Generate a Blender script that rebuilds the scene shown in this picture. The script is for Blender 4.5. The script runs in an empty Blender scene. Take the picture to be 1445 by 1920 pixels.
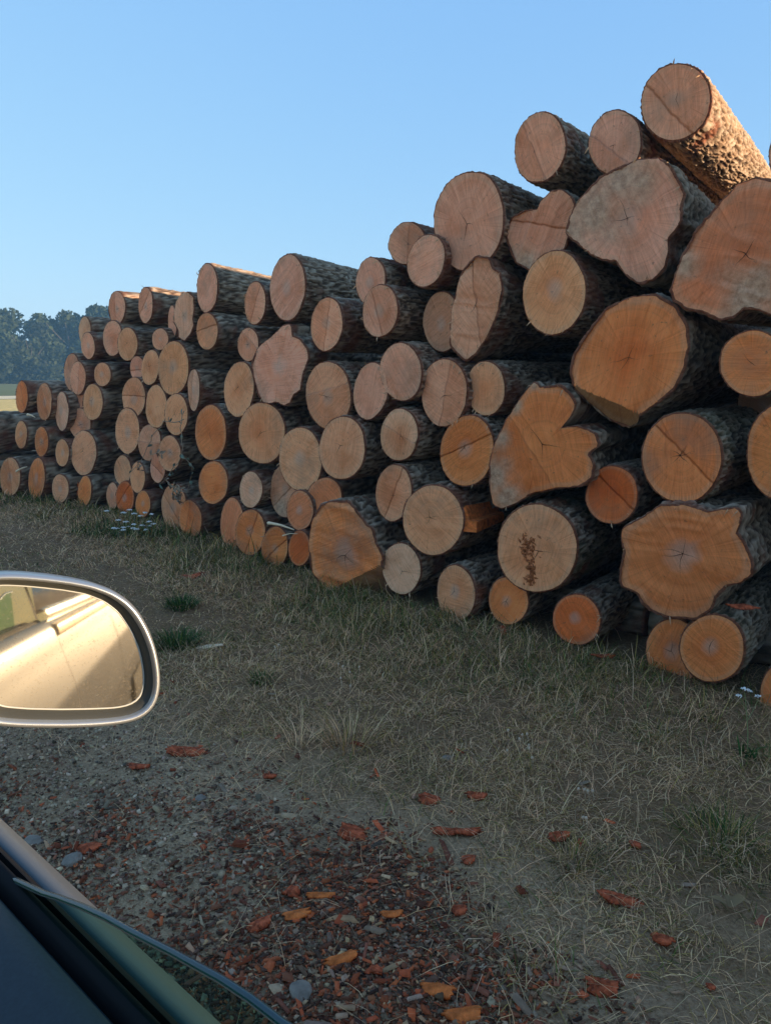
import bpy, math, random
import numpy as np
from mathutils import Matrix, Vector

random.seed(7)
RNG = np.random.default_rng(7)
S = bpy.context.scene
COL = S.collection
R_ = math.radians

# ------------------------------------------------------------------ camera
CAM_H = 1.3
PITCH = R_(10.3)
FPX = 1442.8                      # focal length in photograph pixels (26 mm equivalent phone lens)
cam_d = bpy.data.cameras.new('camera')
cam_d.sensor_fit = 'VERTICAL'
cam_d.sensor_height = 34.6
cam_d.sensor_width = 26.0
cam_d.lens = 26.0
cam_d.clip_start = 0.02
cam_d.clip_end = 3000
cam = bpy.data.objects.new('camera', cam_d)
cam.location = (0, 0, CAM_H)
cam.rotation_euler = (math.pi / 2 - PITCH, 0, 0)
COL.objects.link(cam)
S.camera = cam

# ------------------------------------------------------------------ sky, sun, exposure
SUN_EL = R_(8.2)
SUN_DIR = Vector((0.925, -0.38, 0)).normalized()
w = bpy.data.worlds.new('World')
S.world = w
w.use_nodes = True
nt = w.node_tree
nt.nodes.clear()
sky = nt.nodes.new('ShaderNodeTexSky')
sky.sky_type = 'NISHITA'
sky.sun_disc = False
sky.sun_elevation = SUN_EL
sky.sun_rotation = math.atan2(SUN_DIR.x, SUN_DIR.y)
sky.altitude = 100
sky.air_density = 1.0
sky.dust_density = 0.1
sky.ozone_density = 1.5
bg = nt.nodes.new('ShaderNodeBackground')
bg.inputs['Strength'].default_value = 0.15
wo = nt.nodes.new('ShaderNodeOutputWorld')
# the clear blue of this evening sky: one and the same colour response for the whole dome
EXPOSURE = 1.2
bg.inputs['Strength'].default_value = 0.15
sep = nt.nodes.new('ShaderNodeSeparateColor')
cmb = nt.nodes.new('ShaderNodeCombineColor')
nt.links.new(sky.outputs[0], sep.inputs[0])
K_SKY = 0.15 * 2 ** EXPOSURE
def sky_math(op, x, y):
    nd = nt.nodes.new('ShaderNodeMath'); nd.operation = op
    for k_, v_ in ((0, x), (1, y)):
        if isinstance(v_, float):
            nd.inputs[k_].default_value = v_
        else:
            nt.links.new(v_, nd.inputs[k_])
    return nd.outputs[0]
for ch, (gm, gain) in enumerate(((0.47, 0.645), (0.33, 0.812), (0.12, 0.97))):
    y_ = sky_math('MULTIPLY', sky_math('POWER', sky_math('MULTIPLY', sep.outputs[ch], 0.15), gm), gain)
    nt.links.new(sky_math('MULTIPLY', y_, 1.0 / K_SKY), cmb.inputs[ch])
nt.links.new(cmb.outputs[0], bg.inputs['Color'])
nt.links.new(bg.outputs[0], wo.inputs['Surface'])

sd = bpy.data.lights.new('sun', 'SUN')
sd.energy = 4.5
sd.angle = R_(0.6)
sd.color = (1.0, 0.78, 0.54)
so = bpy.data.objects.new('sun', sd)
sv = Vector((SUN_DIR.x * math.cos(SUN_EL), SUN_DIR.y * math.cos(SUN_EL), math.sin(SUN_EL)))
so.rotation_euler = sv.to_track_quat('Z', 'Y').to_euler()
so.location = (6, -4, 8)
COL.objects.link(so)

S.view_settings.view_transform = 'Standard'
S.view_settings.look = 'None'
S.view_settings.gamma = 1
S.view_settings.use_curve_mapping = False
S.view_settings.exposure = EXPOSURE + 0.15
S.render.engine = 'CYCLES'
S.cycles.use_denoising = True
S.cycles.max_bounces = 6
S.cycles.diffuse_bounces = 3
S.cycles.glossy_bounces = 3
S.cycles.transmission_bounces = 6
S.cycles.transparent_max_bounces = 8
S.cycles.caustics_reflective = False
S.cycles.caustics_refractive = False
S.cycles.sample_clamp_indirect = 6

# ------------------------------------------------------------------ helpers
def ray(px, py):
    u = (px - 722.5) / FPX
    v = (960 - py) / FPX
    return np.array([u, math.cos(PITCH) + v * math.sin(PITCH), v * math.cos(PITCH) - math.sin(PITCH)])

CP = np.array([0, 0, CAM_H])
FD = np.array([-0.8018532, 0.5975211, 0.0])      # the car's forward direction, along the pile
TD = np.array([0.5975211, 0.8018532, 0.0])       # outwards from the car, towards the pile

def TF(p):
    return p[..., 0] * TD[0] + p[..., 1] * TD[1], p[..., 0] * FD[0] + p[..., 1] * FD[1]

def hash3(ix, iy, iz, seed=0):
    h = (ix.astype(np.int64) * 374761393 + iy.astype(np.int64) * 668265263 + iz.astype(np.int64) * 2147483647 + seed * 974711) & 0xFFFFFFFF
    h = ((h ^ (h >> 13)) * 1274126177) & 0xFFFFFFFF
    h = (h ^ (h >> 16)) & 0xFFFF
    return h.astype(np.float64) / 32767.5 - 1.0

def noise(x, y, z=None, seed=0):
    x = np.asarray(x, float); y = np.asarray(y, float)
    z = np.zeros_like(x) if z is None else np.asarray(z, float)
    x0 = np.floor(x); y0 = np.floor(y); z0 = np.floor(z)
    fx = x - x0; fy = y - y0; fz = z - z0
    fx = fx * fx * (3 - 2 * fx); fy = fy * fy * (3 - 2 * fy); fz = fz * fz * (3 - 2 * fz)
    r = 0
    for dx in (0, 1):
        wx = fx if dx else 1 - fx
        for dy in (0, 1):
            wy = fy if dy else 1 - fy
            for dz in (0, 1):
                wz = fz if dz else 1 - fz
                r = r + wx * wy * wz * hash3(x0 + dx, y0 + dy, z0 + dz, seed)
    return r

def mesh_np(name, verts, faces, smooth=False):
    """faces: array (n,k) of one size, or a list of arrays of different sizes"""
    me = bpy.data.meshes.new(name)
    if isinstance(faces, np.ndarray):
        faces = [faces]
    faces = [np.asarray(f, np.int32) for f in faces if len(f)]
    nl = sum(f.size for f in faces)
    nf = sum(len(f) for f in faces)
    me.vertices.add(len(verts))
    me.vertices.foreach_set('co', np.asarray(verts, np.float32).ravel())
    me.loops.add(nl)
    me.loops.foreach_set('vertex_index', np.concatenate([f.ravel() for f in faces]))
    me.polygons.add(nf)
    tot = np.concatenate([np.full(len(f), f.shape[1], np.int32) for f in faces])
    st = np.concatenate([[0], np.cumsum(tot)[:-1]]).astype(np.int32)
    me.polygons.foreach_set('loop_start', st)
    me.polygons.foreach_set('loop_total', tot)
    me.update(calc_edges=True)
    if smooth:
        me.polygons.foreach_set('use_smooth', np.ones(nf, bool))
    return me

def fattr(me, name, vals):
    a = me.attributes.new(name, 'FLOAT', 'POINT')
    a.data.foreach_set('value', np.asarray(vals, np.float32))

def cattr(me, name, rgb):
    a = me.attributes.new(name, 'FLOAT_COLOR', 'POINT')
    c = np.ones((len(rgb), 4), np.float32)
    c[:, :3] = rgb
    a.data.foreach_set('color', c.ravel())

def link(name, me, mat=None, parent=None, kind=None):
    o = bpy.data.objects.new(name, me)
    COL.objects.link(o)
    if mat is not None:
        if not me.materials:
            me.materials.append(mat)
    if parent is not None:
        o.parent = parent
    if kind:
        o['kind'] = kind
    return o

def tag(o, label, cat, group=None):
    o['label'] = label
    o['category'] = cat
    if group:
        o['group'] = group
    return o

def empty(name, loc=(0, 0, 0)):
    o = bpy.data.objects.new(name, None)
    o.empty_display_size = 0.1
    o.location = loc
    COL.objects.link(o)
    return o

def frame_empty(name, C, X, Y, Z):
    o = bpy.data.objects.new(name, None)
    o.empty_display_size = 0.1
    M = Matrix(((X[0], Y[0], Z[0], C[0]), (X[1], Y[1], Z[1], C[1]), (X[2], Y[2], Z[2], C[2]), (0, 0, 0, 1)))
    o.matrix_world = M
    COL.objects.link(o)
    return o

# ------------------------------------------------------------------ node helper
class NB:
    def __init__(self, name):
        self.m = bpy.data.materials.new(name)
        self.m.use_nodes = True
        self.t = self.m.node_tree
        self.t.nodes.clear()
        self.out = self.n('ShaderNodeOutputMaterial')
        self.b = self.n('ShaderNodeBsdfPrincipled')
        self.l(self.b.outputs[0], self.out.inputs['Surface'])
    def n(self, typ, **kw):
        nd = self.t.nodes.new(typ)
        for k, v in kw.items():
            setattr(nd, k, v)
        return nd
    def l(self, a, b):
        self.t.links.new(a, b)
    def put(self, sock, v):
        if hasattr(v, 'links') or isinstance(v, bpy.types.NodeSocket):
            self.l(v, sock)
        else:
            sock.default_value = v
    def math(self, op, a, b=0.0, c=None, clamp=False):
        nd = self.n('ShaderNodeMath', operation=op)
        nd.use_clamp = clamp
        self.put(nd.inputs[0], a)
        self.put(nd.inputs[1], b)
        if c is not None:
            self.put(nd.inputs[2], c)
        return nd.outputs[0]
    def ramp(self, fac, stops, interp='LINEAR'):
        nd = self.n('ShaderNodeValToRGB')
        nd.color_ramp.interpolation = interp
        els = nd.color_ramp.elements
        while len(els) < len(stops):
            els.new(0.5)
        for e, (p, c) in zip(els, stops):
            e.position = p
            e.color = (c[0], c[1], c[2], 1) if hasattr(c, '__len__') else (c, c, c, 1)
        self.put(nd.inputs[0], fac)
        return nd.outputs[0]
    def mix(self, fac, a, b, blend='MIX'):
        nd = self.n('ShaderNodeMix', data_type='RGBA', blend_type=blend)
        self.put(nd.inputs[0], fac)
        for s, v in ((nd.inputs[6], a), (nd.inputs[7], b)):
            if isinstance(v, tuple):
                s.default_value = (v[0], v[1], v[2], 1)
            else:
                self.l(v, s)
        return nd.outputs[2]
    def noise(self, vec, scale, detail=3, rough=0.55, dist=0.0):
        nd = self.n('ShaderNodeTexNoise')
        if vec is not None:
            self.l(vec, nd.inputs['Vector'])
        nd.inputs['Scale'].default_value = scale
        nd.inputs['Detail'].default_value = detail
        nd.inputs['Roughness'].default_value = rough
        nd.inputs['Distortion'].default_value = dist
        return nd.outputs[0]
    def mapping(self, vec, scale=(1, 1, 1), loc=(0, 0, 0), rot=(0, 0, 0)):
        nd = self.n('ShaderNodeMapping')
        self.l(vec, nd.inputs[0])
        nd.inputs['Scale'].default_value = scale
        self.put(nd.inputs['Location'], loc)
        self.put(nd.inputs['Rotation'], rot)
        return nd.outputs[0]
    def bump(self, h, strength, dist=0.01, normal=None):
        nd = self.n('ShaderNodeBump')
        nd.inputs['Strength'].default_value = strength
        nd.inputs['Distance'].default_value = dist
        self.l(h, nd.inputs['Height'])
        if normal is not None:
            self.l(normal, nd.inputs['Normal'])
        return nd.outputs[0]
    def xyz(self, x=0.0, y=0.0, z=0.0):
        nd = self.n('ShaderNodeCombineXYZ')
        self.put(nd.inputs[0], x); self.put(nd.inputs[1], y); self.put(nd.inputs[2], z)
        return nd.outputs[0]

def simple_mat(name, col, rough=0.6, metal=0.0, spec=0.5, noise_amt=0.0, noise_scale=20, bump=0.0):
    b = NB(name)
    b.b.inputs['Roughness'].default_value = rough
    b.b.inputs['Metallic'].default_value = metal
    b.b.inputs['Specular IOR Level'].default_value = spec
    if noise_amt or bump:
        tc = b.n('ShaderNodeTexCoord').outputs['Object']
        nz = b.noise(tc, noise_scale, 4, 0.6)
        lo = tuple(c * (1 - noise_amt) for c in col)
        hi = tuple(min(1, c * (1 + noise_amt)) for c in col)
        b.l(b.ramp(nz, [(0.3, lo), (0.7, hi)]), b.b.inputs['Base Color'])
        if bump:
            b.l(b.bump(nz, bump), b.b.inputs['Normal'])
    else:
        b.b.inputs['Base Color'].default_value = (*col, 1)
    return b.m

def attr_mat(name, attr='col', rough=0.8, trans=0.0, noise_amt=0.0):
    b = NB(name)
    a = b.n('ShaderNodeAttribute', attribute_name=attr).outputs['Color']
    if noise_amt:
        tc = b.n('ShaderNodeTexCoord').outputs['Object']
        nz = b.noise(tc, 60, 3, 0.6)
        a = b.mix(1.0, a, b.ramp(nz, [(0.25, 1 - noise_amt), (0.75, 1 + noise_amt)]), 'MULTIPLY')
    b.l(a, b.b.inputs['Base Color'])
    b.b.inputs['Roughness'].default_value = rough
    b.b.inputs['Specular IOR Level'].default_value = 0.25
    if trans:
        tr = b.n('ShaderNodeBsdfTranslucent')
        b.l(a, tr.inputs['Color'])
        mx = b.n('ShaderNodeMixShader')
        mx.inputs[0].default_value = trans
        b.l(b.b.outputs[0], mx.inputs[1])
        b.l(tr.outputs[0], mx.inputs[2])
        b.l(mx.outputs[0], b.out.inputs['Surface'])
    return b.m

# ------------------------------------------------------------------ materials
def make_face_mat():
    b = NB('sawn_end_grain')
    oi = b.n('ShaderNodeObjectInfo')
    rnd = oi.outputs['Random']
    tint = oi.outputs['Color']
    tc = b.n('ShaderNodeTexCoord').outputs['Object']
    off = b.xyz(b.math('MULTIPLY', rnd, 37.0), b.math('MULTIPLY', rnd, 91.0), b.math('MULTIPLY', rnd, 53.0))
    p = b.n('ShaderNodeVectorMath', operation='ADD')
    b.l(tc, p.inputs[0]); b.l(off, p.inputs[1])
    p = p.outputs[0]
    rad = b.n('ShaderNodeAttribute', attribute_name='rad').outputs['Fac']
    rm = b.n('ShaderNodeAttribute', attribute_name='rm').outputs['Fac']
    # distorted radius -> growth rings
    n1 = b.noise(p, 9, 3, 0.5)
    rr = b.math('ADD', rm, b.math('MULTIPLY', b.math('SUBTRACT', n1, 0.5), 0.03))
    ringv = b.xyz(b.math('MULTIPLY', rr, 95.0), rnd, 0.0)
    rings = b.noise(ringv, 1.0, 4, 0.65)
    ringc = b.ramp(rings, [(0.3, 0.88), (0.5, 1.0), (0.72, 1.07)])
    col = b.mix(1.0, tint, ringc, 'MULTIPLY')
    # broad blotches of colour
    n2 = b.noise(p, 5.5, 4, 0.6, 0.4)
    col = b.mix(1.0, col, b.ramp(n2, [(0.25, (0.82, 0.70, 0.58)), (0.5, (1, 1, 1)), (0.75, (1.12, 1.12, 1.1))]), 'MULTIPLY')
    # redder heartwood and pale sapwood ring at the rim
    redn = b.noise(p, 3.2, 2, 0.5)
    hw = b.math('MULTIPLY', b.ramp(rad, [(0.15, 1.0), (0.85, 0.0)]), b.ramp(redn, [(0.42, 0.0), (0.68, 0.75)]))
    col = b.mix(hw, col, b.mix(1.0, col, (0.88, 0.60, 0.42), 'MULTIPLY'))
    sap = b.ramp(b.math('ADD', rad, b.math('MULTIPLY', b.math('SUBTRACT', n1, 0.5), 0.08)), [(0.86, 0.0), (0.92, 1.0), (0.985, 0.9), (1.0, 0.0)])
    col = b.mix(b.math('MULTIPLY', sap, 0.45), col, b.mix(0.5, col, (0.62, 0.45, 0.27)))
    # grey, dried-out pith with fine radial checks
    pith = b.math('ADD', rad, b.math('MULTIPLY', b.math('SUBTRACT', n2, 0.5), 0.35))
    gate = b.math('GREATER_THAN', b.math('FRACT', b.math('MULTIPLY', rnd, 17.3)), 0.45)
    pg = b.math('MULTIPLY', b.ramp(pith, [(0.12, 1.0), (0.34, 0.0)]), gate)
    col = b.mix(b.math('MULTIPLY', pg, 0.42), col, (0.62, 0.45, 0.33))
    # two saw cuts that met: one side of the face is a shade darker, split by a straight line
    ang = b.math('MULTIPLY', rnd, 6.283 * 7.0)
    sx = b.n('ShaderNodeSeparateXYZ'); b.l(tc, sx.inputs[0])
    side = b.math('ADD', b.math('MULTIPLY', sx.outputs[0], b.math('COSINE', ang)), b.math('MULTIPLY', sx.outputs[1], b.math('SINE', ang)))
    side2 = b.math('ADD', side, b.math('MULTIPLY', b.math('SUBTRACT', b.noise(p, 14, 3), 0.5), 0.025))
    cut = b.ramp(b.math('ADD', side2, b.math('ADD', 0.5, b.math('MULTIPLY', b.math('SUBTRACT', rnd, 0.5), 0.08))), [(0.498, 0.0), (0.506, 1.0)])
    gate2 = b.math('GREATER_THAN', b.math('FRACT', b.math('MULTIPLY', rnd, 5.1)), 0.62)
    cutf = b.math('MULTIPLY', cut, gate2)
    col = b.mix(b.math('MULTIPLY', cutf, 0.8), col, b.mix(1.0, col, (0.86, 0.76, 0.68), 'MULTIPLY'))
    line = b.ramp(b.math('ADD', side2, b.math('ADD', 0.5, b.math('MULTIPLY', b.math('SUBTRACT', rnd, 0.5), 0.08))), [(0.494, 0.0), (0.500, 1.0), (0.506, 0.0)])
    col = b.mix(b.math('MULTIPLY', b.math('MULTIPLY', line, gate2), 0.45), col, b.mix(1.0, col, (0.45, 0.3, 0.22), 'MULTIPLY'))
    # saw streaks
    rot = b.n('ShaderNodeVectorRotate', rotation_type='Z_AXIS')
    b.l(p, rot.inputs['Vector']); b.l(b.math('ADD', ang, 0.9), rot.inputs['Angle'])
    st = b.noise(b.mapping(rot.outputs[0], (110, 5, 5)), 1.0, 4, 0.7)
    col = b.mix(0.8, col, b.mix(1.0, col, b.ramp(st, [(0.28, (0.82, 0.72, 0.64)), (0.5, (0.97, 0.96, 0.95)), (0.68, (1.12, 1.12, 1.12))]), 'MULTIPLY'))
    # radial streaks
    at = b.n('ShaderNodeAttribute', attribute_name='ang').outputs['Vector']
    rs = b.noise(b.mapping(at, (14, 14, 1)), 1.0, 3, 0.7)
    col = b.mix(b.ramp(rad, [(0.1, 0.0), (0.75, 0.9)]), col, b.mix(1.0, col, b.ramp(rs, [(0.30, (0.78, 0.64, 0.54)), (0.46, (0.95, 0.93, 0.92)), (0.66, (1.1, 1.1, 1.1))]), 'MULTIPLY'))
    # grime: small dark flecks, soiled patches
    fl = b.noise(p, 46, 4, 0.7)
    col = b.mix(b.ramp(fl, [(0.62, 0.0), (0.72, 0.65)]), col, (0.17, 0.08, 0.04))
    gr = b.noise(p, 2.3, 4, 0.65)
    col = b.mix(b.ramp(gr, [(0.52, 0.0), (0.72, 0.55)]), col, (0.34, 0.20, 0.12))
    wa = b.n('ShaderNodeAttribute', attribute_name='weather').outputs['Fac']
    wcol = b.ramp(b.noise(p, 30, 5, 0.75), [(0.3, (0.20, 0.12, 0.07)), (0.55, (0.58, 0.38, 0.23)), (0.75, (0.80, 0.56, 0.36))])
    col = b.mix(b.math('MULTIPLY', wa, 0.75), col, wcol)
    b.l(col, b.b.inputs['Base Color'])
    b.b.inputs['Roughness'].default_value = 0.82
    b.b.inputs['Specular IOR Level'].default_value = 0.2
    h = b.math('ADD', b.math('MULTIPLY', st, 0.6), b.math('ADD', b.math('MULTIPLY', cutf, 1.5), b.math('MULTIPLY', rings, 0.25)))
    h = b.math('ADD', h, b.math('MULTIPLY', fl, 0.4))
    b.l(b.bump(h, 0.9, 0.006), b.b.inputs['Normal'])
    return b.m

def make_bark_mat():
    b = NB('furrowed_bark')
    oi = b.n('ShaderNodeObjectInfo')
    rnd = oi.outputs['Random']
    tc = b.n('ShaderNodeTexCoord').outputs['Object']
    off = b.xyz(b.math('MULTIPLY', rnd, 37.0), b.math('MULTIPLY', rnd, 91.0), b.math('MULTIPLY', rnd, 53.0))
    p = b.n('ShaderNodeVectorMath', operation='ADD')
    b.l(tc, p.inputs[0]); b.l(off, p.inputs[1])
    p = p.outputs[0]
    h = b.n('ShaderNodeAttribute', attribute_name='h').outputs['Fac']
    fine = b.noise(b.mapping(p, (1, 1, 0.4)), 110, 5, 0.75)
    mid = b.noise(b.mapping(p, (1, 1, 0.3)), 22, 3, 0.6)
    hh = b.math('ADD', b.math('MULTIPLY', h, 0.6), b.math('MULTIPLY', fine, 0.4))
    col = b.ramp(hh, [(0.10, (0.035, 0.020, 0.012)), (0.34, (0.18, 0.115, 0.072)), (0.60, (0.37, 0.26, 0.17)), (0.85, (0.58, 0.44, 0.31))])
    col = b.mix(b.ramp(mid, [(0.4, 0.0), (0.7, 0.5)]), col, b.mix(1.0, col, (1.0, 0.72, 0.55), 'MULTIPLY'))
    # lichen and algae where the object colour asks for it (alpha of the tint = amount)
    gm = b.noise(p, 3.0, 4, 0.65)
    green = b.math('MULTIPLY', b.ramp(gm, [(0.42, 0.0), (0.6, 1.0)]), oi.outputs['Alpha'])
    col = b.mix(green, col, b.mix(0.55, col, (0.075, 0.095, 0.028)))
    # torn red inner bark near the sawn end
    sx = b.n('ShaderNodeSeparateXYZ'); b.l(tc, sx.inputs[0])
    rz = b.math('SUBTRACT', b.math('ADD', sx.outputs[2], 0.0), b.math('MULTIPLY', b.noise(p, 5.5, 3, 0.6), 0.36))
    red = b.ramp(rz, [(0.0, 1.0), (0.04, 0.0)])
    redm = b.ramp(b.math('SUBTRACT', sx.outputs[2], -0.0), [(0.008, 1.0), (0.022, 0.0)])
    red2 = b.math('MULTIPLY', b.ramp(b.noise(p, 4.0, 2), [(0.5, 0.0), (0.62, 1.0)]), red)
    rfac = b.math('MAXIMUM', b.math('MULTIPLY', redm, 0.8), b.math('MULTIPLY', red2, 0.75))
    col = b.mix(rfac, col, b.ramp(fine, [(0.3, (0.12, 0.030, 0.015)), (0.7, (0.36, 0.11, 0.05))]))
    b.l(col, b.b.inputs['Base Color'])
    b.b.inputs['Roughness'].default_value = 0.92
    b.b.inputs['Specular IOR Level'].default_value = 0.15
    hb = b.math('ADD', b.math('MULTIPLY', fine, 0.5), mid)
    b.l(b.bump(hb, 0.9, 0.012), b.b.inputs['Normal'])
    return b.m

M_FACE = make_face_mat()
M_BARK = make_bark_mat()
M_CRACK = simple_mat('crack_shadow', (0.035, 0.018, 0.010), 0.95, spec=0.1)
M_ROT = simple_mat('rotten_core', (0.42, 0.13, 0.045), 0.95, spec=0.1, noise_amt=0.6, noise_scale=60, bump=0.8)
M_FIBRE = simple_mat('torn_wood_fibre', (0.72, 0.38, 0.20), 0.9, spec=0.1, noise_amt=0.5, noise_scale=30)
M_RED = simple_mat('red_inner_bark', (0.42, 0.085, 0.032), 0.9, spec=0.15, noise_amt=0.75, noise_scale=55, bump=0.9)
M_ORANGE = simple_mat('fresh_orange_wood', (0.66, 0.155, 0.035), 0.85, spec=0.15, noise_amt=0.5, noise_scale=40, bump=0.7)
M_PALE = simple_mat('pale_splinter_wood', (0.9, 0.62, 0.38), 0.8, spec=0.2, noise_amt=0.2, noise_scale=30, bump=0.3)

# ------------------------------------------------------------------ the ground
def ground_h(x, y):
    d = np.sqrt(x * x + y * y)
    fade = np.clip(1.6 - d / 14.0, 0, 1)
    h = 0.018 * noise(x * 1.3, y * 1.3, seed=3) + 0.009 * noise(x * 4.1, y * 4.1, seed=4) + 0.004 * noise(x * 13, y * 13, seed=5)
    return h * fade

def axis_vals(dense, step, far, grow=1.18):
    v = list(np.arange(-dense, dense + 1e-6, step))
    s = step; x = dense; out = []
    while x < far:
        s *= grow; x += s; out.append(x)
    return np.array([-a for a in out[::-1]] + v + out)
gx = axis_vals(6.5, 0.05, 620)
gy = axis_vals(9.5, 0.05, 620)
GX, GY = np.meshgrid(gx, gy)
GZ = ground_h(GX, GY)
nx_, ny_ = len(gx), len(gy)
idx = np.arange(nx_ * ny_).reshape(ny_, nx_)
fq = np.stack([idx[:-1, :-1], idx[:-1, 1:], idx[1:, 1:], idx[1:, :-1]], -1).reshape(-1, 4)
def make_ground_mat():
    b = NB('track_soil_and_turf')
    tc = b.n('ShaderNodeTexCoord').outputs['Object']
    sx = b.n('ShaderNodeSeparateXYZ'); b.l(tc, sx.inputs[0])
    T = b.math('ADD', b.math('MULTIPLY', sx.outputs[0], TD[0]), b.math('MULTIPLY', sx.outputs[1], TD[1]))
    F = b.math('ADD', b.math('MULTIPLY', sx.outputs[0], FD[0]), b.math('MULTIPLY', sx.outputs[1], FD[1]))
    nz = b.noise(tc, 2.1, 4, 0.6)
    big = b.noise(tc, 0.9, 3, 0.6)
    fine = b.noise(tc, 90, 5, 0.75)
    grit = b.noise(tc, 260, 3, 0.7)
    soil = b.ramp(fine, [(0.3, (0.26, 0.145, 0.075)), (0.55, (0.60, 0.37, 0.20)), (0.8, (0.84, 0.56, 0.34))])
    soil = b.mix(b.ramp(grit, [(0.6, 0.0), (0.72, 0.6)]), soil, (0.42, 0.36, 0.27))
    turf = b.ramp(fine, [(0.3, (0.13, 0.068, 0.030)), (0.6, (0.36, 0.20, 0.095)), (0.85, (0.60, 0.36, 0.18))])
    tt = b.math('ADD', T, b.math('MULTIPLY', b.math('SUBTRACT', nz, 0.5), 1.3))
    col = b.mix(b.ramp(b.math('MULTIPLY', tt, 0.2), [(0.29, 0.0), (0.40, 1.0)]), soil, turf)
    red = b.math('MULTIPLY', b.ramp(big, [(0.45, 0.0), (0.62, 0.7)]), b.ramp(b.math('MULTIPLY', T, 0.2), [(0.26, 1.0), (0.34, 0.0)]))
    red = b.math('MULTIPLY', red, b.ramp(b.math('MULTIPLY', F, 0.2), [(0.4, 1.0), (0.65, 0.0)]))
    col = b.mix(red, col, b.ramp(fine, [(0.3, (0.06, 0.024, 0.012)), (0.7, (0.23, 0.095, 0.045))]))
    b.l(col, b.b.inputs['Base Color'])
    b.b.inputs['Roughness'].default_value = 0.95
    b.b.inputs['Specular IOR Level'].default_value = 0.15
    b.l(b.bump(b.math('ADD', fine, b.math('MULTIPLY', grit, 0.5)), 0.9, 0.012), b.b.inputs['Normal'])
    return b.m
g_me = mesh_np('ground', np.stack([GX.ravel(), GY.ravel(), GZ.ravel()], -1), fq, True)
link('ground', g_me, make_ground_mat(), kind='structure')

def band(name, d0, d1, half, z, mat, az=-26.0):
    """a strip of land lying across the view, d0..d1 metres away in the direction az"""
    a = R_(az)
    f = np.array([math.sin(a), math.cos(a)]); s = np.array([math.cos(a), -math.sin(a)])
    n, m = 60, 6
    vs = []
    for i in range(m + 1):
        d = d0 + (d1 - d0) * i / m
        for j in range(n + 1):
            q = -half + 2 * half * j / n
            e = 0.8 * math.sin(j * 0.7 + i) if i in (0, m) else 0
            p = f * (d + e) + s * q
            vs.append((p[0], p[1], z))
    ii = np.arange((m + 1) * (n + 1)).reshape(m + 1, n + 1)
    fc = np.stack([ii[:-1, :-1], ii[:-1, 1:], ii[1:, 1:], ii[1:, :-1]], -1).reshape(-1, 4)
    me = mesh_np(name, np.array(vs), fc)
    return link(name, me, mat, kind='structure')
def field_mat(name, lo, hi, sc):
    b = NB(name)
    tc = b.n('ShaderNodeTexCoord').outputs['Object']
    nz = b.noise(b.mapping(tc, (1, 1, 1)), sc, 5, 0.7)
    b.l(b.ramp(nz, [(0.3, lo), (0.7, hi)]), b.b.inputs['Base Color'])
    b.b.inputs['Roughness'].default_value = 0.95
    b.b.inputs['Specular IOR Level'].default_value = 0.05
    b.l(b.bump(nz, 1.0, 0.15), b.b.inputs['Normal'])
    return b.m
band('stubble_field', 17, 41, 160, 0.012, field_mat('stubble', (0.74, 0.48, 0.15), (0.90, 0.62, 0.24), 1.5))
band('field_track', 41.5, 47, 160, 0.016, field_mat('dry_track', (0.85, 0.62, 0.34), (0.92, 0.72, 0.44), 1.0))
band('meadow', 47.5, 118, 190, 0.020, field_mat('meadow_grass', (0.16, 0.16, 0.06), (0.25, 0.23, 0.09), 0.5))

band('stubble_field', 3.0, 170, 220, 0.030, bpy.data.materials['stubble'], az=math.degrees(math.atan2(-TD[0], -TD[1])))  # unseen field behind the camera, added to bounce warm light onto the logs

# ------------------------------------------------------------------ the pile's face, in plan (F along, T outwards)
PLF = np.array([-16, 0.78, 2.02, 2.67, 3.63, 4.80, 6.14, 6.84, 7.56, 8.5, 12])
PLT = np.array([3.15, 3.22, 3.35, 3.38, 3.62, 3.87, 4.15, 4.20, 4.12, 4.0, 3.9])
LEAN = 0.10
def on_pile(px, py):
    d = ray(px, py)
    lo, hi = 0.8, 30.0
    for _ in range(50):
        t = (lo + hi) / 2
        p = CP + d * t
        T, F = TF(p)
        if T - LEAN * p[2] - np.interp(F, PLF, PLT) > 0:
            hi = t
        else:
            lo = t
    return CP + d * lo

def Z(ox, oy, s, pts):
    return [(ox + x * s, oy + y * s) for x, y in pts]
Z5 = 500 / 1445.0
Z4 = 400 / 1445.0

TINT = {
    'T': (0.98, 0.41, 0.185), 'P': (0.98, 0.415, 0.225), 'O': (0.98, 0.285, 0.078), 'R': (0.84, 0.175, 0.038),
    'G': (0.98, 0.48, 0.26), 'B': (0.94, 0.28, 0.105), 'L': (0.98, 0.395, 0.165), 'D': (0.72, 0.33, 0.18),
}

def resample(poly, n):
    P = np.array(poly, float)
    c = P.mean(0)
    # area centroid
    x, y = P[:, 0], P[:, 1]
    x1, y1 = np.roll(x, -1), np.roll(y, -1)
    a = x * y1 - x1 * y
    A = a.sum() / 2
    if abs(A) > 1e-9:
        c = np.array([((x + x1) * a).sum() / (6 * A), ((y + y1) * a).sum() / (6 * A)])
    th = np.linspace(0, 2 * math.pi, n, endpoint=False)
    r = np.zeros(n)
    for k, t in enumerate(th):
        d = np.array([math.cos(t), math.sin(t)])
        best = 0
        for i in range(len(P)):
            p0 = P[i] - c; e = P[(i + 1) % len(P)] - P[i]
            den = d[0] * e[1] - d[1] * e[0]
            if abs(den) < 1e-12:
                continue
            s = (p0[0] * e[1] - p0[1] * e[0]) / den
            u = (p0[0] * d[1] - p0[1] * d[0]) / den
            if s > 0 and -1e-6 <= u <= 1 + 1e-6:
                best = max(best, s)
        r[k] = best
    return c, th, r

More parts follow.
